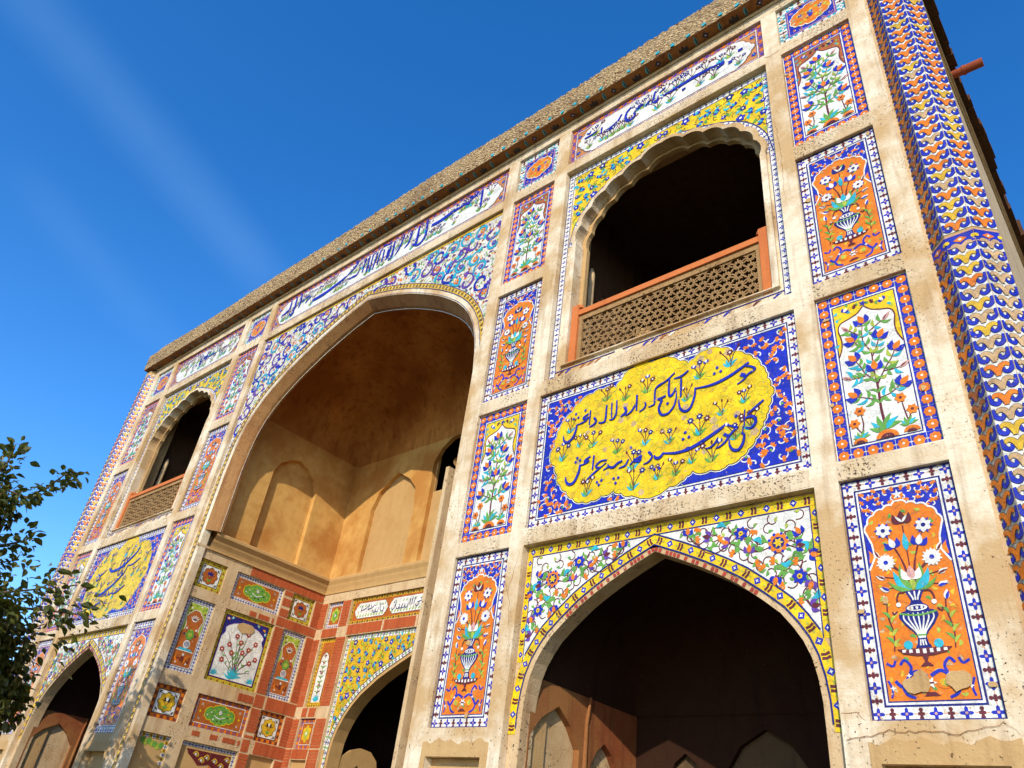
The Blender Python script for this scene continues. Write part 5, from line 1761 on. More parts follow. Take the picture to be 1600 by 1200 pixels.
def side_wall(sg):
    """left (-1) or right (+1) wall of the recess, its front face at x = sg * 2.98"""
    hl = [rect(a, c, b, d) for a, b in RY for c, d in RZ]
    if sg < 0:
        w = plate('recess_side_wall', rect(.054, ZB, YB_ + .02, 5.70), hl, 0, .055, 'plaster_lat', gate, (-XW, 0, 0), PI / 2)
        back = plate('recess_wall_backing', rect(.15, ZB, YB_ + .3, 5.75), [], .0555, .12, 'plaster_in', w)
        for (kt, row, col) in ((KSQ1, 0, 0), (KOB1, 0, 1), (KSQ1, 0, 2), (KTA, 1, 0), (KME, 1, 1), (KTA, 1, 2), (KSQ2, 2, 0), (KOB2, 2, 1), (KSQ2, 2, 2)):
            y = (RY[col][0] + RY[col][1]) / 2
            kt.put(gate, (-XW - .044, y, (RZ[row][0] + RZ[row][1]) / 2 - (.475 if row != 1 else 1.145) / 2), PI / 2, True)
        # remains of tile in the lowest panels
        k = Kit('tile_remains'); A = k.root
        for i in range(9):
            k.kid('border_tile', R_YA if i % 2 else R_WA, -.225 + i * .056, -.03)
        for j in range(6):
            k.kid('border_tile', R_WA if j % 2 else R_YA, .225, -.085 - j * .056)
        for i in range(7):
            A.lobed((-.16 + i * .052, -.10 - .03 * (i % 2) - (.03 if i > 3 else 0)), .045, 5, .3, 'lime' if i % 2 else 'green', 2)
        k.put(gate, (-XW - .053, .455, 2.785), PI / 2)
        k = Kit('tile_remains'); A = k.root
        for i in range(17):
            k.kid('border_tile', R_WA if i % 2 else R_WB, -.47 + i * .0575, -.03)
        for j in range(10):
            k.kid('border_tile', R_WB if j % 2 else R_WA, .465, -.09 - j * .0575)
        A.poly([(-.38, -.09), (.42, -.09), (.42, -.60), (.36, -.56), (.30, -.47), (.22, -.40), (.14, -.30), (.06, -.26), (0, -.28), (-.12, -.30), (-.2, -.24), (-.26, -.20), (-.33, -.16)], 'maroon', 1)
        A.poly([(.06, -.27), (.14, -.31), (.22, -.41), (.30, -.48), (.36, -.57), (.42, -.61), (.42, -.95), (.30, -.80), (.2, -.62), (.1, -.45)], 'orange', 1)
        rnd = random.Random(3)
        for q in ((-.2, -.15), (0, -.17), (.15, -.2), (.28, -.25), (.36, -.38), (-.08, -.22), (.36, -.15)):
            A.stroke([(q[0] - .05, q[1]), (q[0], q[1] + .04), (q[0] + .05, q[1]), (q[0] + .02, q[1] - .03)], .016, 'gold', 2); A.star(q, .03, .012, 5, 'white', 3)
        k.put(gate, (-XW - .053, 1.41, 2.785), PI / 2)
        up = [(.95, 6.0), (2.0, 6.0), (1.985, 7.45), (1.88, 7.69), (1.65, 7.87), (1.45, 7.94), (1.27, 7.88), (1.06, 7.72), (.96, 7.50)]
        u = plate('recess_upper_wall', rect(.26, 5.95, YB_ + .02, 8.5), [up], 0, .11, 'plaster_stained', gate, (-XW, 0, 0), PI / 2)
        plate('niche_back', rect(.8, 5.95, 2.1, 8.1), [], .1105, .16, 'plaster_stained', u)
    else:
        plate('recess_side_wall', rect(-YB_ - .02, ZB, -.014, 5.70), [], 0, .055, 'plaster_lat', gate, (XW, 0, 0), -PI / 2)
        up = [(-p[0], p[1]) for p in [(.95, 6.0), (2.0, 6.0), (1.985, 7.45), (1.88, 7.69), (1.65, 7.87), (1.45, 7.94), (1.27, 7.88), (1.06, 7.72), (.96, 7.50)]][::-1]
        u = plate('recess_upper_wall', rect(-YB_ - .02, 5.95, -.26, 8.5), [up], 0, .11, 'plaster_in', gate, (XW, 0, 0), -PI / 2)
        plate('niche_back', rect(-2.1, 5.95, -.8, 8.1), [], .1105, .16, 'plaster_in', u)


side_wall(-1)
side_wall(1)

# back wall of the recess
BA = [(0, 4.50), (.25, 4.39), (.5, 4.28), (.75, 4.165), (.98, 4.05), (1.33, 3.82), (1.5, 3.66), (1.64, 3.48), (1.74, 3.30), (1.80, 3.12), (1.82, 2.9), (1.82, -.4)]
bh = []
for sg in (1, -1):
    for a, b, c, d in ((2.335, 2.775, 5.01, 5.495), (2.31, 2.76, 3.65, 4.83), (2.335, 2.775, 2.99, 3.47), (2.335, 2.775, .8, 2.82)):
        bh.append(rect(min(sg * a, sg * b), c, max(sg * a, sg * b), d))
bh.append(rect(-2.09, 5.03, 2.09, 5.50))
bh.append(rect(-2.02, -.4, 2.02, 4.83))
bw = plate('recess_back_wall', rect(-XW - .02, ZB, XW + .02, 5.70), bh, YB_, YB_ + .055, 'plaster_lat', gate)
barch = [(-2.018, -.4), (-2.018, 4.828), (2.018, 4.828), (2.018, -.4)] + [(p[0], p[1]) for p in BA[::-1]] + [(-p[0], p[1]) for p in BA[1:]]
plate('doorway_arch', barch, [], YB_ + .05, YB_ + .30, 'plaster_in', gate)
bk2 = [rect(-1.95, -.4, 1.95, 4.7)]
plate('recess_wall_backing', rect(-XW - .1, ZB, XW + .1, 5.75), bk2, YB_ + .056, YB_ + .20, 'plaster_in', bw)

k = Kit('doorway_spandrel'); A = k.root
hi = off(BA, .14)
sx = 1.93
o2 = [p for p in clip_low(hi, 2.9) if p[0] < sx - .01]
half = [(0, 4.745)] + o2 + [(sx, o2[-1][1] - .2), (sx, 4.745)]
for sg in (False, True):
    B = Art(); B.poly(half[::-1], 'gold', 1)
    B.add(scroll_field(half, 61, 'yellow'))
    A.add(B, mirror=sg)
N_A = flower_tile(.075, 'white', 'navy', 'white'); N_B = cross_tile(.075, 'white', 'green', 'navy')
for sg in (1, -1):
    pth = clip_low(off(BA, .095), 2.3)
    A.stroke([(sg * p[0], p[1]) for p in pth], .07, 'white', 1, sm=False)
    A.stroke([(sg * p[0], p[1]) for p in clip_low(off(BA, .135), 2.9)], .009, 'black', 5, sm=False)
    A.stroke([(sg * p[0], p[1]) for p in clip_low(off(BA, .055), 2.3)], .009, 'black', 5, sm=False)
    tiles_along(k, [(sg * p[0], p[1]) for p in pth], .078, (N_A, N_B))
    tiles_along(k, [(sg * 1.972, 4.78), (sg * 1.972, 3.0)], .078, (N_B, N_A))
tiles_along(k, [(-1.94, 4.785), (1.94, 4.785)], .078, (N_B, N_A))
k.put(gate, (0, YB_ + .048, 0), 0, True)


def slim_kit(W, H, kind):
    k = Kit('slim_panel'); A = k.root
    A.slab(-W / 2, 0, W / 2, H, 'gold' if kind == 'tall' else 'burnt', 0, -20)
    if kind == 'tall':
        frame_tiles(k, W, H, .06, 7, 19, R_YA, R_YA)
        x = W / 2 - .065
        F = Art(); F.rect(-x, .065, x, H - .065, 'burnt', 1)
        half = smooth([(.13, .08), (.13, H * .58), (.10, H * .64), (.105, H * .70), (.07, H * .76), (0, H * .80)], 3)
        fl = half + [(-p[0], p[1]) for p in half[::-1][1:]]
        F.poly(fl, 'white', 3); F.stroke(fl, .008, 'maroon', 4, sm=False)
        F.rect(-x, .07, x, .085, 'gold', 4)
        k.kid('field_tile', F, 0, 0)
        L = Art(); rnd = random.Random(1)
        for zz in range(7):
            z = .22 + zz * .085
            for sg in (-1, 1):
                L.leaf((0, z), (sg * .09, z + .05), .025, rnd.choice(('green', 'green', 'maroon')), 6, .2 * sg)
        for an in (.4, .8, 1.2, 1.9, 2.3, 2.7):
            L.leaf((0, .10), (.11 * math.cos(an), .10 + .13 * math.sin(an)), .034, 'turq', 7)
        L.stroke([(0, .1), (0, .85)], .010, 'maroon', 5, sm=False)
        k.kid('leaf_cluster', L, 0, 0)
        f = Art(); f.tulip((0, 0), PI / 2, .05, 'maroon', 'pink', 8)
        for zz in (.36, .56, .74, .86):
            k.kid('flower', f, 0, zz)
    else:
        frame_tiles(k, W, H, .06, 7, 8, R_WA if kind == 'w' else R_PA, R_WB if kind == 'w' else R_OB)
        A.frame(-W / 2 + .063, .063, W / 2 - .063, H - .063, .008, 'white', 2)
        M_ = Art(); M_.lobed((0, H / 2), .12, 6, .25, 'gold' if kind != 'w' else 'lime', 3, PI / 2, 1.2); M_.lobed((0, H / 2), .07, 4, .3, 'lime' if kind != 'w' else 'green', 4, 0, 1.3)
        M_.star((0, H / 2), .04, .015, 5, 'white', 5)
        k.kid('medallion', M_, 0, 0)
    return k


KS1, KS2, KS3 = slim_kit(.44, .48, 'w'), slim_kit(.445, 1.175, 'tall'), slim_kit(.44, .475, 'o')
for sg in (-1, 1):
    KS1.put(gate, (sg * 2.555, YB_ + .045, 5.012), 0, sg < 0)
    KS2.put(gate, (sg * 2.535, YB_ + .045, 3.652), 0, sg < 0)
    KS3.put(gate, (sg * 2.555, YB_ + .045, 2.992), 0, sg < 0)

# verse over the doorway: a row of white cartouches
k = Kit('door_inscription_panel'); A = k.root
W, H = 4.17, .465
A.slab(-W / 2, 0, W / 2, H, 'burnt', 0, -20)
border(k, -W / 2, 0, W / 2, H, .062, 61, 7, R_YA, rosette_tile(.062, 'gold', 'black', 'gold'))
rnd = random.Random(77)
for c, wd in ((-1.53, .86), (-.45, 1.16), (.72, 1.08), (1.65, .68)):
    h2 = .135
    rt = [(c + wd / 2 - .12, H / 2 - h2), (c + wd / 2 - .05, H / 2 - h2 + .04), (c + wd / 2 - .015, H / 2 - .04), (c + wd / 2 + .01, H / 2), (c + wd / 2 - .015, H / 2 + .04), (c + wd / 2 - .05, H / 2 + h2 - .04), (c + wd / 2 - .12, H / 2 + h2)]
    P = scallop(rt, -.2, 4)
    P = P + [(2 * c - p[0], p[1]) for p in P[::-1]]
    F = Art(); F.stroke(P + P[:1], .012, 'maroon', 3, sm=False); F.poly(P, 'white', 4)
    u = c - wd / 2 + .08
    while u < c + wd / 2 - .06:
        F.leaf((u, H / 2 - .12), (u + .02, H / 2 - .05), .02, 'green', 5); F.leaf((u, H / 2 - .12), (u - .03, H / 2 - .07), .018, 'lime', 5); F.star((u + .01, H / 2 - .03), .014, .006, 5, rnd.choice(('orange', 'maroon')), 6)
        if rnd.random() < .6:
            F.leaf((u + .02, H / 2 + .05), (u + .05, H / 2 + .11), .02, 'green', 5)
        u += .075
    k.kid('field_tile', F, 0, 0)
    Lt = Art()
    u = c + wd / 2 - .12
    while u > c - wd / 2 + .1:
        q = rnd.random()
        if q < .35:
            Lt.stroke([(u, H / 2 + .09), (u - .01, H / 2 - .02)], .014, 'navy', 7, sm=False)
        elif q < .7:
            Lt.stroke([(u + .03, H / 2 + .02), (u + .02, H / 2 - .05), (u - .03, H / 2 - .06), (u - .05, H / 2 - .02)], .017, 'navy', 7, (.6, .6))
        else:
            Lt.stroke([(u + .05, H / 2 + .07), (u - .02, H / 2 + .02), (u - .12, H / 2)], .02, 'navy', 7, (.5, .7)); u -= .04
        if rnd.random() < .4:
            Lt.star((u, H / 2 + .06), .014, .012, 4, 'navy', 7)
        u -= rnd.uniform(.05, .08)
    k.kid('lettering', Lt, 0, 0)
k.put(gate, (0, YB_ + .045, 5.032), 0, True)

# exposed red brick between the panels
def brick_mesh(w, h):
    mb = MB(); e = .0035
    mb.box(-w / 2 + e, -.007, -h / 2 + e, w / 2 - e, .004, h / 2 - e)
    return new_mesh('brick', mb.v, mb.f, ['brick'])


BR_CACHE = {}


def bricks(parent, x0, z0, x1, z1, upright, rnd, skip=0.03):
    y0 = YB_ if parent == bw else 0.0
    bricks_at(parent, x0, z0, x1, z1, upright, rnd, skip, y0)


def bricks_at(parent, x0, z0, x1, z1, upright, rnd, skip, y0):
    """courses of brick in a strip of a wall's own XZ plane"""
    key = (round(x1 - x0, 3), round(z1 - z0, 3), upright)
    t = .0475
    if upright:
        n = max(1, int(round((x1 - x0) / t)))
        w = (x1 - x0) / n; h = z1 - z0
        sp = [((x0 + w * (i + .5)), (z0 + z1) / 2) for i in range(n)]
    else:
        n = max(1, int(round((z1 - z0) / t)))
        h = (z1 - z0) / n; w = x1 - x0
        sp = [((x0 + x1) / 2, z0 + h * (i + .5)) for i in range(n)]
    kk = (round(w, 4), round(h, 4))
    if kk not in BR_CACHE:
        BR_CACHE[kk] = brick_mesh(w, h)
    for (x, z) in sp:
        if rnd.random() < skip:
            continue
        ob('brick', BR_CACHE[kk], parent, (x + rnd.uniform(-.002, .002), y0 + rnd.uniform(-.002, .002), z))


lw = [o for o in bpy.data.objects if o.name == 'recess_side_wall'][0]
rb = random.Random(4)
bricks(lw, 1.15, 5.51, 2.775, 5.665, True, rb)
bricks(lw, 1.91, 4.86, 2.775, 5.015, True, rb)
bricks(lw, 1.35, 4.86, 1.86, 4.95, True, rb, .35)
for z0, z1 in ((5.03, 5.50), (3.71, 4.84), (3.01, 3.47), (1.6, 2.78)):
    bricks(lw, 1.92, z0, 2.10, z1, False, rb)
    bricks(lw, 2.62, z0, 2.775, z1, False, rb)
bricks(lw, 1.92, 3.49, 2.775, 3.69, True, rb)
bricks(lw, 1.55, 3.52, 1.90, 3.64, True, rb, .4)
bricks(lw, 1.92, 2.80, 2.775, 2.99, True, rb)
bricks(lw, 1.0, 2.87, 1.88, 2.95, True, rb, .4)
bricks(bw, -2.085, 4.84, .6, 5.02, True, rb, .02)
bricks(bw, -2.775, 4.84, -2.335, 5.0, True, rb)
for z0, z1 in ((5.01, 5.49), (3.66, 4.82), (3.0, 3.46)):
    bricks(bw, -2.975, z0, -2.785, z1, False, rb)
    bricks(bw, -2.305 if z0 < 5 else -2.325, z0, -2.10 if z0 > 5 else -2.03, z1, False, rb)
bricks(bw, -2.775, 3.485, -2.335, 3.64, True, rb, .25)
bricks(bw, -2.775, 2.83, -2.335, 2.985, True, rb, .2)
bricks(bw, -2.30, 2.0, -2.03, 2.98, False, rb)
bricks(bw, -2.975, 2.0, -2.785, 2.98, False, rb)

# ledge between the two storeys of the recess
def profile_strip(name, prof, a, b, axis, base, mat):
    mb = MB()
    r1 = []; r2 = []
    for d, z in prof:
        if axis == 'y':
            r1.append((base + d, a, z)); r2.append((base + d, b, z))
        else:
            r1.append((a, base - d, z)); r2.append((b, base - d, z))
    mb.grid([r1, r2])
    return mb.build(name, mat, gate)


LP = [(.0, 5.66), (.035, 5.665), (.035, 5.70), (.045, 5.74), (.075, 5.80), (.085, 5.835), (.14, 5.90), (.14, 5.945), (.12, 5.965), (-.01, 5.975)]
profile_strip('ledge', LP, .24, YB_, 'y', -XW, 'plaster_in')
profile_strip('ledge', [(-d, z) for d, z in LP], .24, YB_, 'y', XW, 'plaster_in')
profile_strip('ledge', [(d * .5, z) for d, z in LP], -XW, XW, 'x', YB_, 'plaster_in')
mb = MB(); mb.box(-XW + .001, .016, 5.66, -XW + .035, .24, 5.70); mb.build('ledge_string', 'plaster_lat', gate)

# upper back wall with niches and the middle window
ns = []
for sg in (1, -1):
    nn = [(-2.17, 6.0), (-.89, 6.0), (-.89, 7.10), (-.97, 7.53), (-1.18, 7.75), (-1.40, 7.88), (-1.56, 7.97), (-1.75, 7.85), (-2.02, 7.63), (-2.16, 7.30)]
    ns.append(nn if sg > 0 else [(-p[0], p[1]) for p in nn][::-1])
midw = [(-.53, 5.96), (.53, 5.96), (.53, 7.6), (.56, 7.75), (.56, 7.95), (.40, 8.22), (.18, 8.37), (0, 8.42), (-.18, 8.37), (-.40, 8.22), (-.56, 7.95), (-.56, 7.75), (-.53, 7.6)]
ub = plate('recess_upper_wall', rect(-XW - .02, 5.95, XW + .02, 8.5), ns + [midw], YB_, YB_ + .09, 'plaster_stained', gate)
plate('niche_back', rect(-2.4, 5.95, 2.4, 8.45), [rect(-.52, 7.365, .52, 8.43)], YB_ + .0905, YB_ + .14, 'plaster_in', ub)
mb = MB()
mb.box(-.9, YB_ + .14, 7.2, .9, YB_ + 2.2, 7.3); mb.box(-.9, YB_ + .14, 8.6, .9, YB_ + 2.2, 8.7); mb.box(-1.0, YB_ + .14, 7.2, -.9, YB_ + 2.2, 8.7)
mb.box(.9, YB_ + .14, 7.2, 1.0, YB_ + 2.2, 8.7); mb.box(-1, YB_ + 2.2, 7.2, 1, YB_ + 2.3, 8.7)
mb.build('upper_passage', 'plaster_shaded', gate)
# vault
mb = MB()
rows = []
for i in range(15):
    t = i / 14 * PI / 2
    z = 8.40 + 1.75 * math.sin(t)
    s = max(.01, math.cos(t) ** .85)
    e = .02 + .98 * (i / 14) ** 1.3
    row = []
    for j in range(81):
        u = PI * j / 80
        cc, ss = math.cos(u), math.sin(u)
        row.append((-math.copysign(abs(cc) ** e, cc) * XW * s, .27 + abs(ss) ** e * (YB_ - .27) * s, z))
    rows.append(row)
mb.grid(rows)
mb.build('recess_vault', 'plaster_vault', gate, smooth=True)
mb = MB(); mb.box(-3.3, .15, 10.2, 3.3, 3.2, 10.3); mb.build('vault_cover', 'plaster_shaded', gate)
# passage behind the doorway
mb = MB()
y0, y1 = YB_ + .30, YB_ + 3.2
mb.box(-2.4, y0, ZB, -2.3, y1, 5); mb.box(2.3, y0, ZB, 2.4, y1, 5); mb.box(-2.4, y1, ZB, 2.4, y1 + .1, 5); mb.box(-2.4, y0, 4.9, 2.4, y1, 5)
mb.build('passage', 'plaster_shaded', gate)
w = plate('passage_wall', [(YB_ + .3, 0), (YB_ + 1.15, 0), (YB_ + 1.15, 2.75), (YB_ + 1.08, 2.98), (YB_ + .92, 3.10), (YB_ + .7, 3.12), (YB_ + .5, 3.06), (YB_ + .3, 2.92)], [[(YB_ + .42, 1.6), (YB_ + .95, 1.6), (YB_ + .95, 2.6), (YB_ + .68, 2.86), (YB_ + .42, 2.6)]], 0, .06, 'plaster_in', gate, (-1.83, 0, 0), PI / 2)
plate('passage_niche', rect(YB_ + .3, 0, YB_ + 1.0, 2.9), [], .0605, .1, 'plaster_rib', w)

# ------------------------------------------------------------------ cornice
CX = 8.95
rnd = random.Random(14)
mb = MB()
nx, nz = 640, 10
rows = []
for j in range(nz + 1):
    row = []
    for i in range(nx + 1):
        x = -CX + 2 * CX * i / nx
        t = j / nz
        z = 11.235 + .50 * t + rnd.uniform(-.012, .012)
        if j == nz:
            z += .02 * math.sin(x * 1.3) + .03 * math.sin(x * .41 + 1) + rnd.uniform(-.02, .012)
            if x < -8.4:
                z -= (-8.4 - x) * .55
        y = -.195 - .012 * math.sin(t * PI) + rnd.uniform(-.008, .008) * (1 if 0 < j else .2)
        row.append((x, y, z))
    rows.append(row)
rows.append([(x, .15, z + .01) for x, y, z in rows[-1]])
mb.grid(rows)
mb.build('cornice_fascia', 'rubble', gate)
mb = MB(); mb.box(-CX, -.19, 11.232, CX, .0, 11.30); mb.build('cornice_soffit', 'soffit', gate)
mb = MB(); mb.box(-8.56, -.022, 11.165, 8.56, .01, 11.231); mb.build('cornice_fillet', 'plaster_lat', gate)
mb = MB(); mb.box(-CX, -.19, 11.236, -CX + .03, .3, 11.6); mb.box(CX - .03, -.19, 11.236, CX, .3, 11.6); mb.build('cornice_end', 'rubble', gate)
sa = [Art(), Art(), Art()]
sa[0].star((0, .095), .055, .032, 4, 'black', 1); sa[0].star((0, .095), .03, .018, 4, 'navy', 2); sa[0].disc((0, .095), .010, 'white', 3, 6)
sa[1].leaf((-.01, .03), (.01, .165), .05, 'turq', 1); sa[1].leaf((0, .04), (.01, .15), .022, 'black', 2)
sa[2].tulip((0, .04), PI / 2, .10, 'black', 'black', 1)
sm_ = [a.mesh('soffit_motif') for a in sa]
for i in range(96):
    x = -8.75 + i * .184
    kx = (0, 1, 2, 1)[i % 4]
    if rnd.random() < .1:
        continue
    o = ob('soffit_motif', sm_[kx], gate, (x + rnd.uniform(-.02, .02), 0, 11.2315))
    o.rotation_euler = (PI / 2, 0, 0)
ch = MB(); ch.box(-.03, -.008, -.022, .025, .004, .024)
chm = new_mesh('cornice_tile', ch.v, ch.f, ['turq'])
for i in range(44):
    x = -1.5 + i * .235
    if x < 8.8 and rnd.random() < .8:
        o = ob('cornice_tile', chm, gate, (x, -.203, 11.275 + rnd.uniform(-.012, .03)))
        o.rotation_euler = (0, rnd.uniform(-.5, .5), 0)

# ------------------------------------------------------------------ corner turrets
TCX, TCY, TAP = 8.818, .145, .25
SIDE = 2 * TAP * math.tan(PI / 8)


def scale_tile(w, h, orange, wh='white', blue='blue'):
    """one course of the flowing feather pattern on a turret face"""
    a = Art()
    a.slab(-w / 2, -h * .495, w / 2, h * .495, wh, 1, -3)

    def cl(pts):
        return [(max(-w * .5, min(w * .5, p[0])), max(-h * .49, min(h * .49, p[1]))) for p in pts]

    def ribbon(pts, wd, mt, hh, tp):
        b = Art(); b.stroke(pts, wd + h * .07, 'black', hh, tp, 4); b.stroke(pts, wd, mt, hh + 1, tp, 4)
        for q, m_, h_, k_ in b.p:
            a.p.append((cl(q), m_, h_, k_))
    for sg in (-1, 1):
        # blue tail sweeping down from the arris and hooking up again
        ribbon([(sg * w * .50, h * .40), (sg * w * .47, h * .08), (sg * w * .39, -h * .20), (sg * w * .27, -h * .30), (sg * w * .19, -h * .14), (sg * w * .22, h * .02)], h * .26, blue, 2, (1.0, .35))
        # orange wing from the middle
        ribbon([(0, -h * .34), (sg * w * .07, h * .02), (sg * w * .17, h * .24), (sg * w * .30, h * .26), (sg * w * .36, h * .08)], h * .30, orange, 5, (.9, .35))
    a.poly([(-w * .08, -h * .47), (w * .08, -h * .47), (w * .05, -h * .1), (0, h * .1), (-w * .05, -h * .1)], orange, 8)
    return a


ST = [scale_tile(SIDE * .99, .12, 'orange').mesh('scale_tile'), scale_tile(SIDE * .99, .12, 'tan').mesh('scale_tile'), scale_tile(SIDE * .99, .12, 'gold', 'white').mesh('scale_tile'),
      scale_tile(SIDE * .99, .12, 'tan', 'white_worn').mesh('scale_tile')]
ST_SHADED = [scale_tile(SIDE * .99, .12, 'orange', 'grey').mesh('scale_tile'), scale_tile(SIDE * .99, .12, 'burnt', 'grey').mesh('scale_tile')]  # courses for the face turned from the sun: whites greyed to paint its shade
bt = Art(); bt.slab(-SIDE * .497, -.066, SIDE * .497, .066, 'blue', 2, -3); bt.rect(-SIDE * .497, -.066, SIDE * .497, -.056, 'pink', 3); bt.rect(-SIDE * .497, .056, SIDE * .497, .066, 'pink', 3)
bt.poly([(-.05, 0), (0, -.03), (.05, 0), (0, .03)], 'orange', 3); bt.disc((0, 0), .012, 'white', 4, 6); bt.disc((-SIDE * .46, 0), .02, 'yellow', 3, 6); bt.disc((SIDE * .46, 0), .02, 'yellow', 3, 6)
btm = bt.mesh('band_tile')
for sg in (1, -1):
    cx_ = sg * TCX
    mb = MB()
    ring = [(cx_ + TAP / math.cos(PI / 8) * math.cos(PI / 8 + PI / 4 * i), TCY + TAP / math.cos(PI / 8) * math.sin(PI / 8 + PI / 4 * i)) for i in range(8)]
    for za, zb_ in ((ZB, 11.2),):
        b = len(mb.v)
        mb.v += [(p[0], p[1], za) for p in ring] + [(p[0], p[1], zb_) for p in ring]
        for i in range(8):
            j = (i + 1) % 8
            mb.f.append((b + i, b + j, b + 8 + j, b + 8 + i))
        mb.f.append(tuple(b + 8 + i for i in range(8)))
    tur = mb.build('corner_turret', 'plaster_low', gate)
    faces = (-45, 0, 45) if sg > 0 else (0, 45)
    for fa in faces:
        th = R(fa)
        nx_, ny_ = math.sin(th), -math.cos(th)
        z = 2.5
        while z < 11.12:
            d = TAP + .004
            loc = (cx_ + nx_ * d, TCY + ny_ * d, z)
            if abs(z - 6.30) < .062:
                me = btm
                loc = (loc[0] + nx_ * .004, loc[1] + ny_ * .004, 6.30)
            elif fa == -45:
                me = ST_SHADED[0] if rnd.random() < .7 else ST_SHADED[1]
            elif z < 6.3:
                me = ST[rnd.choice((1, 1, 3, 0, 2))] if fa == 0 else ST[rnd.choice((1, 3))]
            else:
                me = ST[rnd.choice((0, 0, 0, 1, 0, 2))]
            ob('scale_tile' if me != btm else 'band_tile', me, tur, loc, th)
            z += .12
    # plain strip between the turret and the lattice
    mb = MB(); x0 = sg * 8.56
    mb.box(min(x0, x0 + sg * .03), .012, ZB, max(x0, x0 + sg * .03), .2, 11.19); mb.build('turret_seat', 'plaster_lat', gate)

# ------------------------------------------------------------------ flanks, roof, side eave
mb = MB()
mb.box(8.62, .22, ZB, 9.0, 9.0, 11.2); mb.box(-9.0, .22, ZB, -8.62, 9.0, 11.2); mb.box(-9.0, 9.0, ZB, 9.0, 9.4, 11.2)
mb.build('flank_wall', 'plaster_lat', gate)
mb = MB(); mb.box(-9.0, .16, 11.21, 9.0, 9.4, 11.45); mb.build('roof_slab', 'rubble', gate)
rnd = random.Random(30)
mb = MB()
y = .34
while y < 9.3:
    L = rnd.choice((.06, .1, .14, .22, .34))
    pr = .14 + rnd.uniform(-.035, .02) + .02 * math.sin(y * 2.3)
    mb.box(9.0, y, 11.20 + rnd.uniform(0, .03), 9.0 + pr, y + L, 11.34); mb.box(9.0, y, 11.342, 9.0 + pr - rnd.uniform(0, .05), y + L, 11.55)
    y += L + .004
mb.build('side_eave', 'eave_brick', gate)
mb = MB()
for i, (z, d) in enumerate(((11.02, .025), (10.9, .045), (10.72, .02))):
    mb.box(9.0, .40, z, 9.0 + d, 9.0, z + .06)
mb.build('side_moulding', 'plaster_lat', gate)
mb = MB(); mb.tube([(9.0, 2.2, 11.09), (9.16, 2.2, 11.08), (9.165, 2.2, 11.08), (9.20, 2.2, 11.08), (9.205, 2.2, 11.08), (9.40, 2.2, 11.07)], [.055, .055, .068, .068, .06, .06], 14)
mb.build('drain_spout', 'pipe', gate, smooth=False)

# ------------------------------------------------------------------ cracks in the render
def crack(pts, seed, w=.008, y=-.0015, loc=(0, 0, 0), rz=0.0):
    rnd = random.Random(seed); out = []
    for i in range(len(pts) - 1):
        a = Vector(pts[i]); b = Vector(pts[i + 1])
        n = max(2, int((b - a).length / .03))
        for q in range(n):
            p = a + (b - a) * (q / n)
            out.append((p.x + rnd.uniform(-.009, .009), p.y + rnd.uniform(-.009, .009)))
    out.append(pts[-1])
    A = Art(); A.stroke(out, w * .62, 'soffit', 0, (.9, .2), sm=False)
    ob('crack', A.mesh('crack'), gate, (loc[0], y + loc[1], loc[2]), rz)


crack([(7.40, 10.20), (7.46, 10.17), (7.6, 10.20), (7.9, 10.19), (8.08, 10.14)], 1, .014)
crack([(4.21, 4.10), (4.30, 3.86), (4.33, 3.60)], 2, .008)
crack([(4.215, 3.98), (4.27, 4.0), (4.31, 4.2), (4.36, 4.4)], 3, .007)
crack([(7.41, 2.78), (7.50, 2.77), (7.56, 2.72)], 4, .007)
crack([(7.42, 2.60), (7.7, 2.66), (8.1, 2.64), (8.34, 2.70), (8.40, 2.66), (8.50, 2.58)], 5, .007, -.008)
crack([(4.24, 10.20), (4.10, 10.18), (3.9, 10.20)], 6, .007)
crack([(7.42, 9.1), (7.45, 8.5), (7.44, 7.6)], 7, .006)
crack([(3.3, 5.4), (3.35, 5.0), (3.33, 4.7)], 8, .006)

# ================================================================== ground
mb = MB()
N = 48
mb.v.append((0, 0, 0))
for r_ in (30, 300, 3000):
    for i in range(N):
        mb.v.append((r_ * math.cos(2 * PI * i / N), r_ * math.sin(2 * PI * i / N), 0))
for i in range(N):
    mb.f.append((0, 1 + i, 1 + (i + 1) % N))
    for k_ in (0, 1):
        a = 1 + k_ * N + i; b = 1 + k_ * N + (i + 1) % N
        mb.f.append((a, a + N, b + N, b))
g = mb.build('ground', 'earth')
g['kind'] = 'structure'

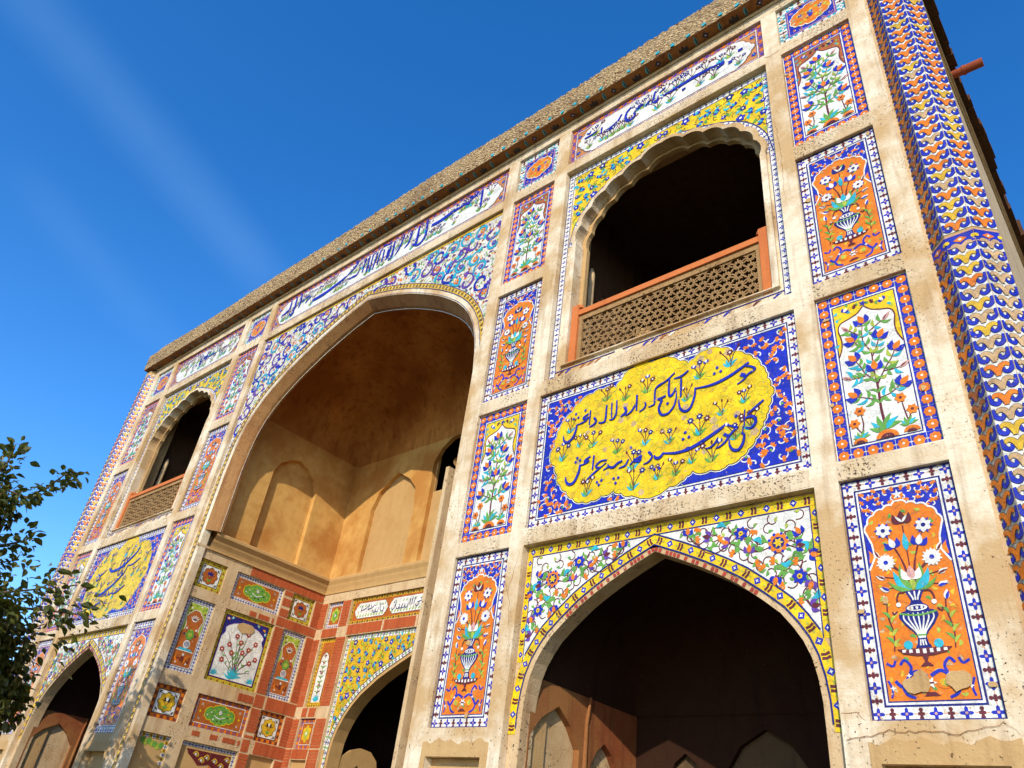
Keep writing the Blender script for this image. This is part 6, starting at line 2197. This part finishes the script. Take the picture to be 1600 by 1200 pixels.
# ================================================================== tree at the left
BRN = [[(-1.97,-3.38,4.4),(-1.77,-3.19,5.01),(-1.72,-2.96,4.99),(-1.62,-2.8,5.18),(-1.53,-2.71,5.39),(-1.47,-2.58,5.47)],[(-2.21,-3.39,5.07),(-2.09,-3.27,5.38),(-2.02,-3.29,5.6),(-1.99,-3.31,5.69)],[(-2.16,-3.11,4.28),(-2.05,-2.8,4.46),(-1.99,-2.66,4.55),(-1.94,-2.61,4.68)],[(-1.86,-3.06,3.67),(-1.71,-2.6,3.85),(-1.63,-2.36,3.95),(-1.53,-2.18,4.15)],[(-1.97,-2.92,3.45),(-1.8,-2.42,3.71),(-1.69,-2.09,3.76),(-1.59,-1.81,3.79),(-1.51,-1.66,3.95)],[(-2.4,-3.44,4.81),(-2.27,-3.17,5.08),(-2.2,-3.18,5.3)],[(-2.31,-3.1,4.05),(-2.22,-2.83,4.21),(-2.13,-2.59,4.33)],[(-2.88,-2.73,3.31),(-2.77,-2.39,3.52),(-2.64,-1.99,3.62),(-2.57,-1.82,3.75)],[(-3.08,-2.54,3.05),(-2.97,-2.18,3.21),(-2.86,-1.81,3.22)],[(-3.27,-2.36,2.78),(-3.17,-2.04,2.89),(-3.07,-1.72,3.0)]]
TB = Vector((-3.3, -4.6, 0))
tree = ob('leafy_tree', None, None, tuple(TB))
tree['label'] = 'broad-leaved tree whose dark green branches reach across the left end of the gateway'
tree['category'] = 'tree'
rt = random.Random(8)
mb = MB()
mb.tube([(0, 0, -.1), (.04, .05, .8), (-.03, .1, 1.7), (.05, .18, 2.5), (.15, .3, 3.2)], [.19, .15, .13, .115, .09], 10)
limbs = []
for b in BRN:
    s0 = Vector(b[0]) - TB
    zz = min(3.0, max(1.9, s0.z - 1.2))
    st = Vector((.03, .15, zz))
    mid = (st + s0) / 2 + Vector((rt.uniform(-.1, .1), rt.uniform(-.1, .1), .12))
    pts = [st, mid] + [Vector(p) - TB for p in b]
    limbs.append(pts)
    L = len(pts)
    mb.tube([tuple(p) for p in pts], [.026 * (1 - .88 * i / (L - 1)) + .003 for i in range(L)], 6)
for i in range(9):
    an = 2.2 + i * .45
    st = Vector((.03, .15, rt.uniform(2.0, 3.1)))
    e = st + Vector((math.cos(an) * rt.uniform(.9, 1.7), math.sin(an) * rt.uniform(.9, 1.7), rt.uniform(.5, 1.9)))
    pts = [st, (st + e) / 2 + Vector((0, 0, .15)), e]
    limbs.append(pts)
    mb.tube([tuple(p) for p in pts], [.05, .03, .008], 6)
mb.build('trunk', 'bark', tree, smooth=True)


def leaf_mesh(seed, mt, sc=1.0):
    rnd = random.Random(seed)
    w, l = .034 * sc, .118 * sc
    v = [(0, 0, 0)]; f = []
    prof = [(.12, .35), (.3, .85), (.5, 1.0), (.72, .72), (.9, .28)]
    cv = rnd.uniform(.01, .03)
    for t, ww in prof:
        z = -cv * t * t * 1.6
        v += [(-w * ww, l * t, z + .010 * ww), (0, l * t, z), (w * ww, l * t, z + .010 * ww)]
    v.append((0, l, -cv * 1.6))
    f += [(0, 2, 1), (0, 3, 2)]
    for i in range(4):
        a = 1 + 3 * i
        f += [(a, a + 1, a + 4, a + 3), (a + 1, a + 2, a + 5, a + 4)]
    a = 13
    f += [(a, a + 1, 16), (a + 1, a + 2, 16)]
    return v, f, mt


LM = [leaf_mesh(i, 'leaf' if i % 4 else 'leaf_pale', .92 + .1 * (i % 3)) for i in range(6)]
LMM = [new_mesh('leaf', v, f, [mt]) for v, f, mt in LM]


def leaf_rot(rnd, d):
    q = d.to_track_quat('Y', 'Z')
    from mathutils import Euler
    return q.to_matrix() @ Euler((rnd.uniform(-.7, .3), rnd.uniform(-.9, .9), rnd.uniform(-1.3, 1.3))).to_matrix()


cnt = 0
cv = []; cf = []; ci = []
def mass_leaf(p, d, rnd):
    v, f, mt = LM[rnd.randrange(6)]
    mm = leaf_rot(rnd, d)
    b = len(cv)
    s = rnd.uniform(.75, 1.2)
    for q in v:
        cv.append(tuple(mm @ (Vector(q) * s) + p))
    for q in f:
        cf.append(tuple(i + b for i in q)); ci.append(0 if mt == 'leaf' else 1)


for bi, pts in enumerate(limbs):
    vis = bi < len(BRN)
    seg = pts[2:] if vis else pts[1:]
    for i in range(len(seg) - 1):
        a, b = seg[i], seg[i + 1]
        L = (b - a).length
        n = int(L / (.0078 if vis else .012)) + 2
        for q in range(n):
            t = q / n
            sp = .085 if bi in (0, 1) else .16
            if vis and bi in (2, 5, 6):
                sp = .11
            if bi >= 7:
                sp = .26
            off_ = Vector((rt.gauss(0, sp), rt.gauss(0, sp), rt.gauss(0, sp * .75)))
            p = a + (b - a) * t + off_
            d = ((b - a).normalized() + off_ * 3 + Vector((0, 0, rt.uniform(-.9, .3)))).normalized()
            if vis and cnt < 290 and bi < 7 and rt.random() < .5:
                me = LMM[rt.randrange(6)]
                o = bpy.data.objects.new('leaf', me); COL.objects.link(o)
                o.parent = tree
                mw = leaf_rot(rt, d).to_4x4(); mw.translation = p
                s = rt.uniform(.8, 1.2)
                o.matrix_local = mw @ Matrix.Diagonal((s, s, s, 1))
                cnt += 1
            else:
                mass_leaf(p, d, rt)
# bulk of the crown, off to the left
for c, rad, n in (((.5, 2.25, 3.35), (.45, .6, .5), 1000), ((1.3, 1.8, 3.72), (.35, .45, .28), 250), ((1.3, 1.35, 4.75), (.3, .35, .22), 420), ((.35, 2.6, 2.75), (.5, .5, .4), 1200), ((-.2, .3, 3.2), (1.3, 1.0, 1.0), 3200), ((.55, 1.7, 3.3), (.55, .9, .55), 2000), ((.1, 2.3, 3.0), (.8, .8, .5), 1500), ((-.6, -.6, 3.4), (1.2, 1.0, 1.1), 2200), ((.2, 1.9, 2.4), (.7, .7, .4), 900)):
    for q in range(n):
        while True:
            r_ = Vector((rt.uniform(-1, 1), rt.uniform(-1, 1), rt.uniform(-1, 1)))
            if .15 < r_.length < 1:
                break
        # clump the leaves
        cl = Vector((round(r_.x * 3.4) / 3.4, round(r_.y * 3.4) / 3.4, round(r_.z * 3.4) / 3.4))
        r_ = r_ * .45 + cl * .55
        p = Vector(c) + Vector((r_.x * rad[0], r_.y * rad[1], r_.z * rad[2]))
        d = (r_ + Vector((0, 0, -.5)) + Vector((rt.uniform(-.5, .5), rt.uniform(-.5, .5), rt.uniform(-.5, .5)))).normalized()
        mass_leaf(p, d, rt)
cr = ob('crown', new_mesh('crown', cv, cf, ['leaf', 'leaf_pale'], ci), tree)
cr['kind'] = 'stuff'
